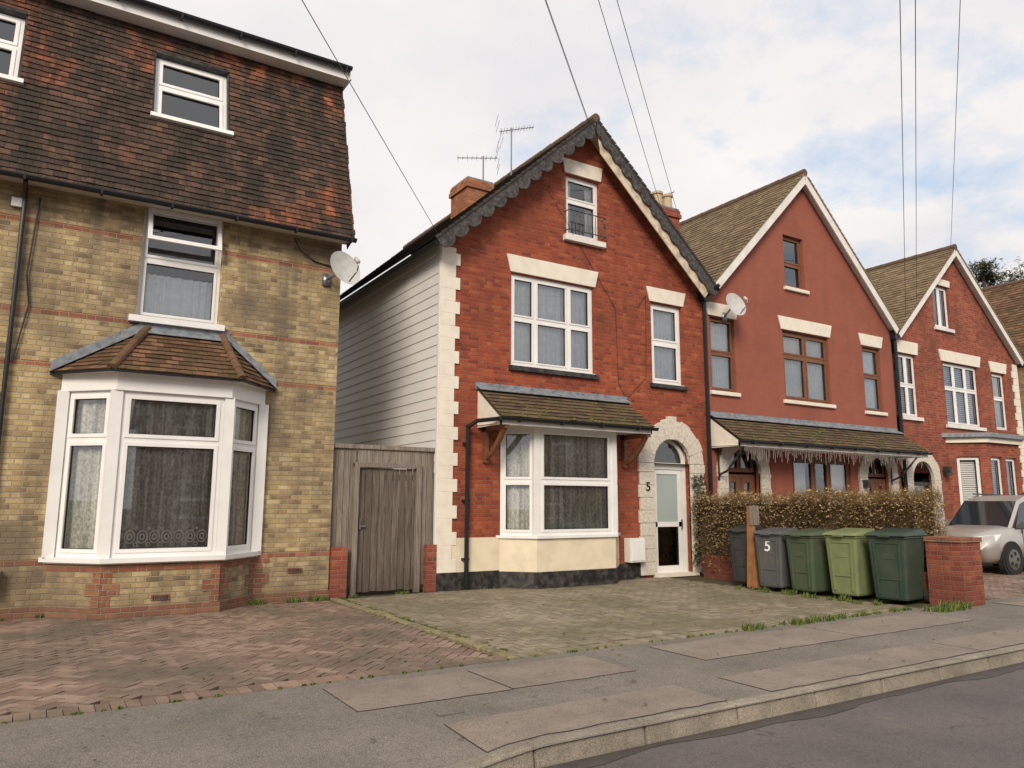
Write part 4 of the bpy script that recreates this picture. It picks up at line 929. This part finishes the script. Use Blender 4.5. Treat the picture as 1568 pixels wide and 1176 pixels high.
# ------------------------------------------------------------------ overhead wires
pl=MB(); pl.tube((-9.2,-5.8,-.1),(-9.2,-5.8,8.3),.15,'bark',14,.11); pl.box(-9.6,-8.8,-5.85,-5.75,7.9,8.0,'metal_grey'); pl.make('telegraph_pole')
wr=MB(); P0=V((-9.2,-5.8,8.1))
for q in ((5.62,11.5,6.2),(8.95,11.4,9.2),(9.02,11.4,9.1),(12.35,12.9,8.6),(12.9,12.88,8.5),(20.3,11.6,6.7),(20.9,11.6,7.15),(22.9,11.55,9.0)):
    q=V(q); pts=[P0.lerp(q,i/24)-V((0,0,.35*(i/24)*(1-i/24))) for i in range(25)]
    wr.path(pts,.0055,'cable',5)
wr.make('overhead_wires')
# ------------------------------------------------------------------ world, sun
SUN_EL=math.radians(30); sunv=V((-.66,-.75,0)).normalized()
wd=bpy.data.worlds.new('World'); scene.world=wd; wd.use_nodes=True; nt=wd.node_tree; nt.nodes.clear()
def N_(t,**k):
    nd=nt.nodes.new(t)
    for a,b in k.items(): setattr(nd,a,b)
    return nd
out=N_('ShaderNodeOutputWorld'); bg=N_('ShaderNodeBackground'); bg.inputs[1].default_value=.108
sky=N_('ShaderNodeTexSky'); sky.sky_type='NISHITA'; sky.sun_disc=False; sky.sun_elevation=SUN_EL; sky.sun_rotation=math.atan2(sunv.x,sunv.y)
tc=N_('ShaderNodeTexCoord'); sp=N_('ShaderNodeSeparateXYZ'); nt.links.new(tc.outputs['Generated'],sp.inputs[0])
def wm(op,a,b=None):
    nd=N_('ShaderNodeMath',operation=op)
    for i,x in enumerate((a,b)):
        if x is None: continue
        if isinstance(x,(int,float)): nd.inputs[i].default_value=x
        else: nt.links.new(x,nd.inputs[i])
    return nd.outputs[0]
zz=wm('ADD',wm('MAXIMUM',sp.outputs[2],0.),.22)
cb=N_('ShaderNodeCombineXYZ'); nt.links.new(wm('DIVIDE',sp.outputs[0],zz),cb.inputs[0]); nt.links.new(wm('DIVIDE',sp.outputs[1],zz),cb.inputs[1])
def wnoise(sc,det,ro=.55):
    nd=N_('ShaderNodeTexNoise'); nd.inputs['Scale'].default_value=sc; nd.inputs['Detail'].default_value=det; nd.inputs['Roughness'].default_value=ro; nt.links.new(cb.outputs[0],nd.inputs['Vector']); return nd.outputs['Fac']
def wramp(f,st):
    nd=N_('ShaderNodeValToRGB'); cr=nd.color_ramp
    while len(cr.elements)<len(st): cr.elements.new(.5)
    for e,(p,c) in zip(cr.elements,st): e.position=p; e.color=(*c,1)
    nt.links.new(f,nd.inputs[0]); return nd.outputs[0]
cov=wm('ADD',wnoise(3.1,8,.62),wm('MULTIPLY',wm('SUBTRACT',1.08,sp.outputs[0]),.40))
cf=wramp(cov,[(.42,(0,0,0)),(.66,(1,1,1))])
cc=wramp(wnoise(1.7,6,.55),[(.32,(7.5,7.4,7.6)),(.5,(8.6,8.25,8.15)),(.7,(9.2,8.85,8.6))])
mxn=N_('ShaderNodeMix',data_type='RGBA'); nt.links.new(cf,mxn.inputs[0])
bl=N_('ShaderNodeMix',data_type='RGBA'); bl.inputs[0].default_value=.8; nt.links.new(sky.outputs[0],bl.inputs[6]); bl.inputs[7].default_value=(5.4,6.9,8.8,1)
nt.links.new(bl.outputs[2],mxn.inputs[6]); nt.links.new(cc,mxn.inputs[7]); nt.links.new(mxn.outputs[2],bg.inputs[0]); nt.links.new(bg.outputs[0],out.inputs[0])
ld=bpy.data.lights.new('sun','SUN'); ld.energy=3.0; ld.angle=math.radians(22); ld.color=(1,.88,.73)
lo=bpy.data.objects.new('sun',ld); scene.collection.objects.link(lo)
sv=V((sunv.x*math.cos(SUN_EL),sunv.y*math.cos(SUN_EL),math.sin(SUN_EL))); lo.rotation_euler=sv.to_track_quat('Z','Y').to_euler(); lo.location=(-10,-10,12)
# ------------------------------------------------------------------ camera
th,ph,ro=math.radians(8.96),math.radians(32.02),math.radians(.22)
r_=V((math.cos(ph),-math.sin(ph),0)); fh=V((math.sin(ph),math.cos(ph),0)); Fv=fh*math.cos(th)+Z*math.sin(th); Uv=-fh*math.sin(th)+Z*math.cos(th)
Rv=r_*math.cos(ro)+Uv*math.sin(ro); U2=Uv*math.cos(ro)-r_*math.sin(ro)
cm=bpy.data.cameras.new('camera'); cm.lens=26.45; cm.sensor_width=36; cm.clip_end=2000; cm.clip_start=.05
co=bpy.data.objects.new('camera',cm); scene.collection.objects.link(co)
mtx=Matrix((Rv,U2,-Fv)).transposed().to_4x4(); mtx.translation=V((0,0,1.49)); co.matrix_world=mtx
scene.camera=co
scene.view_settings.view_transform='Standard'; scene.view_settings.look='None'; scene.view_settings.exposure=0
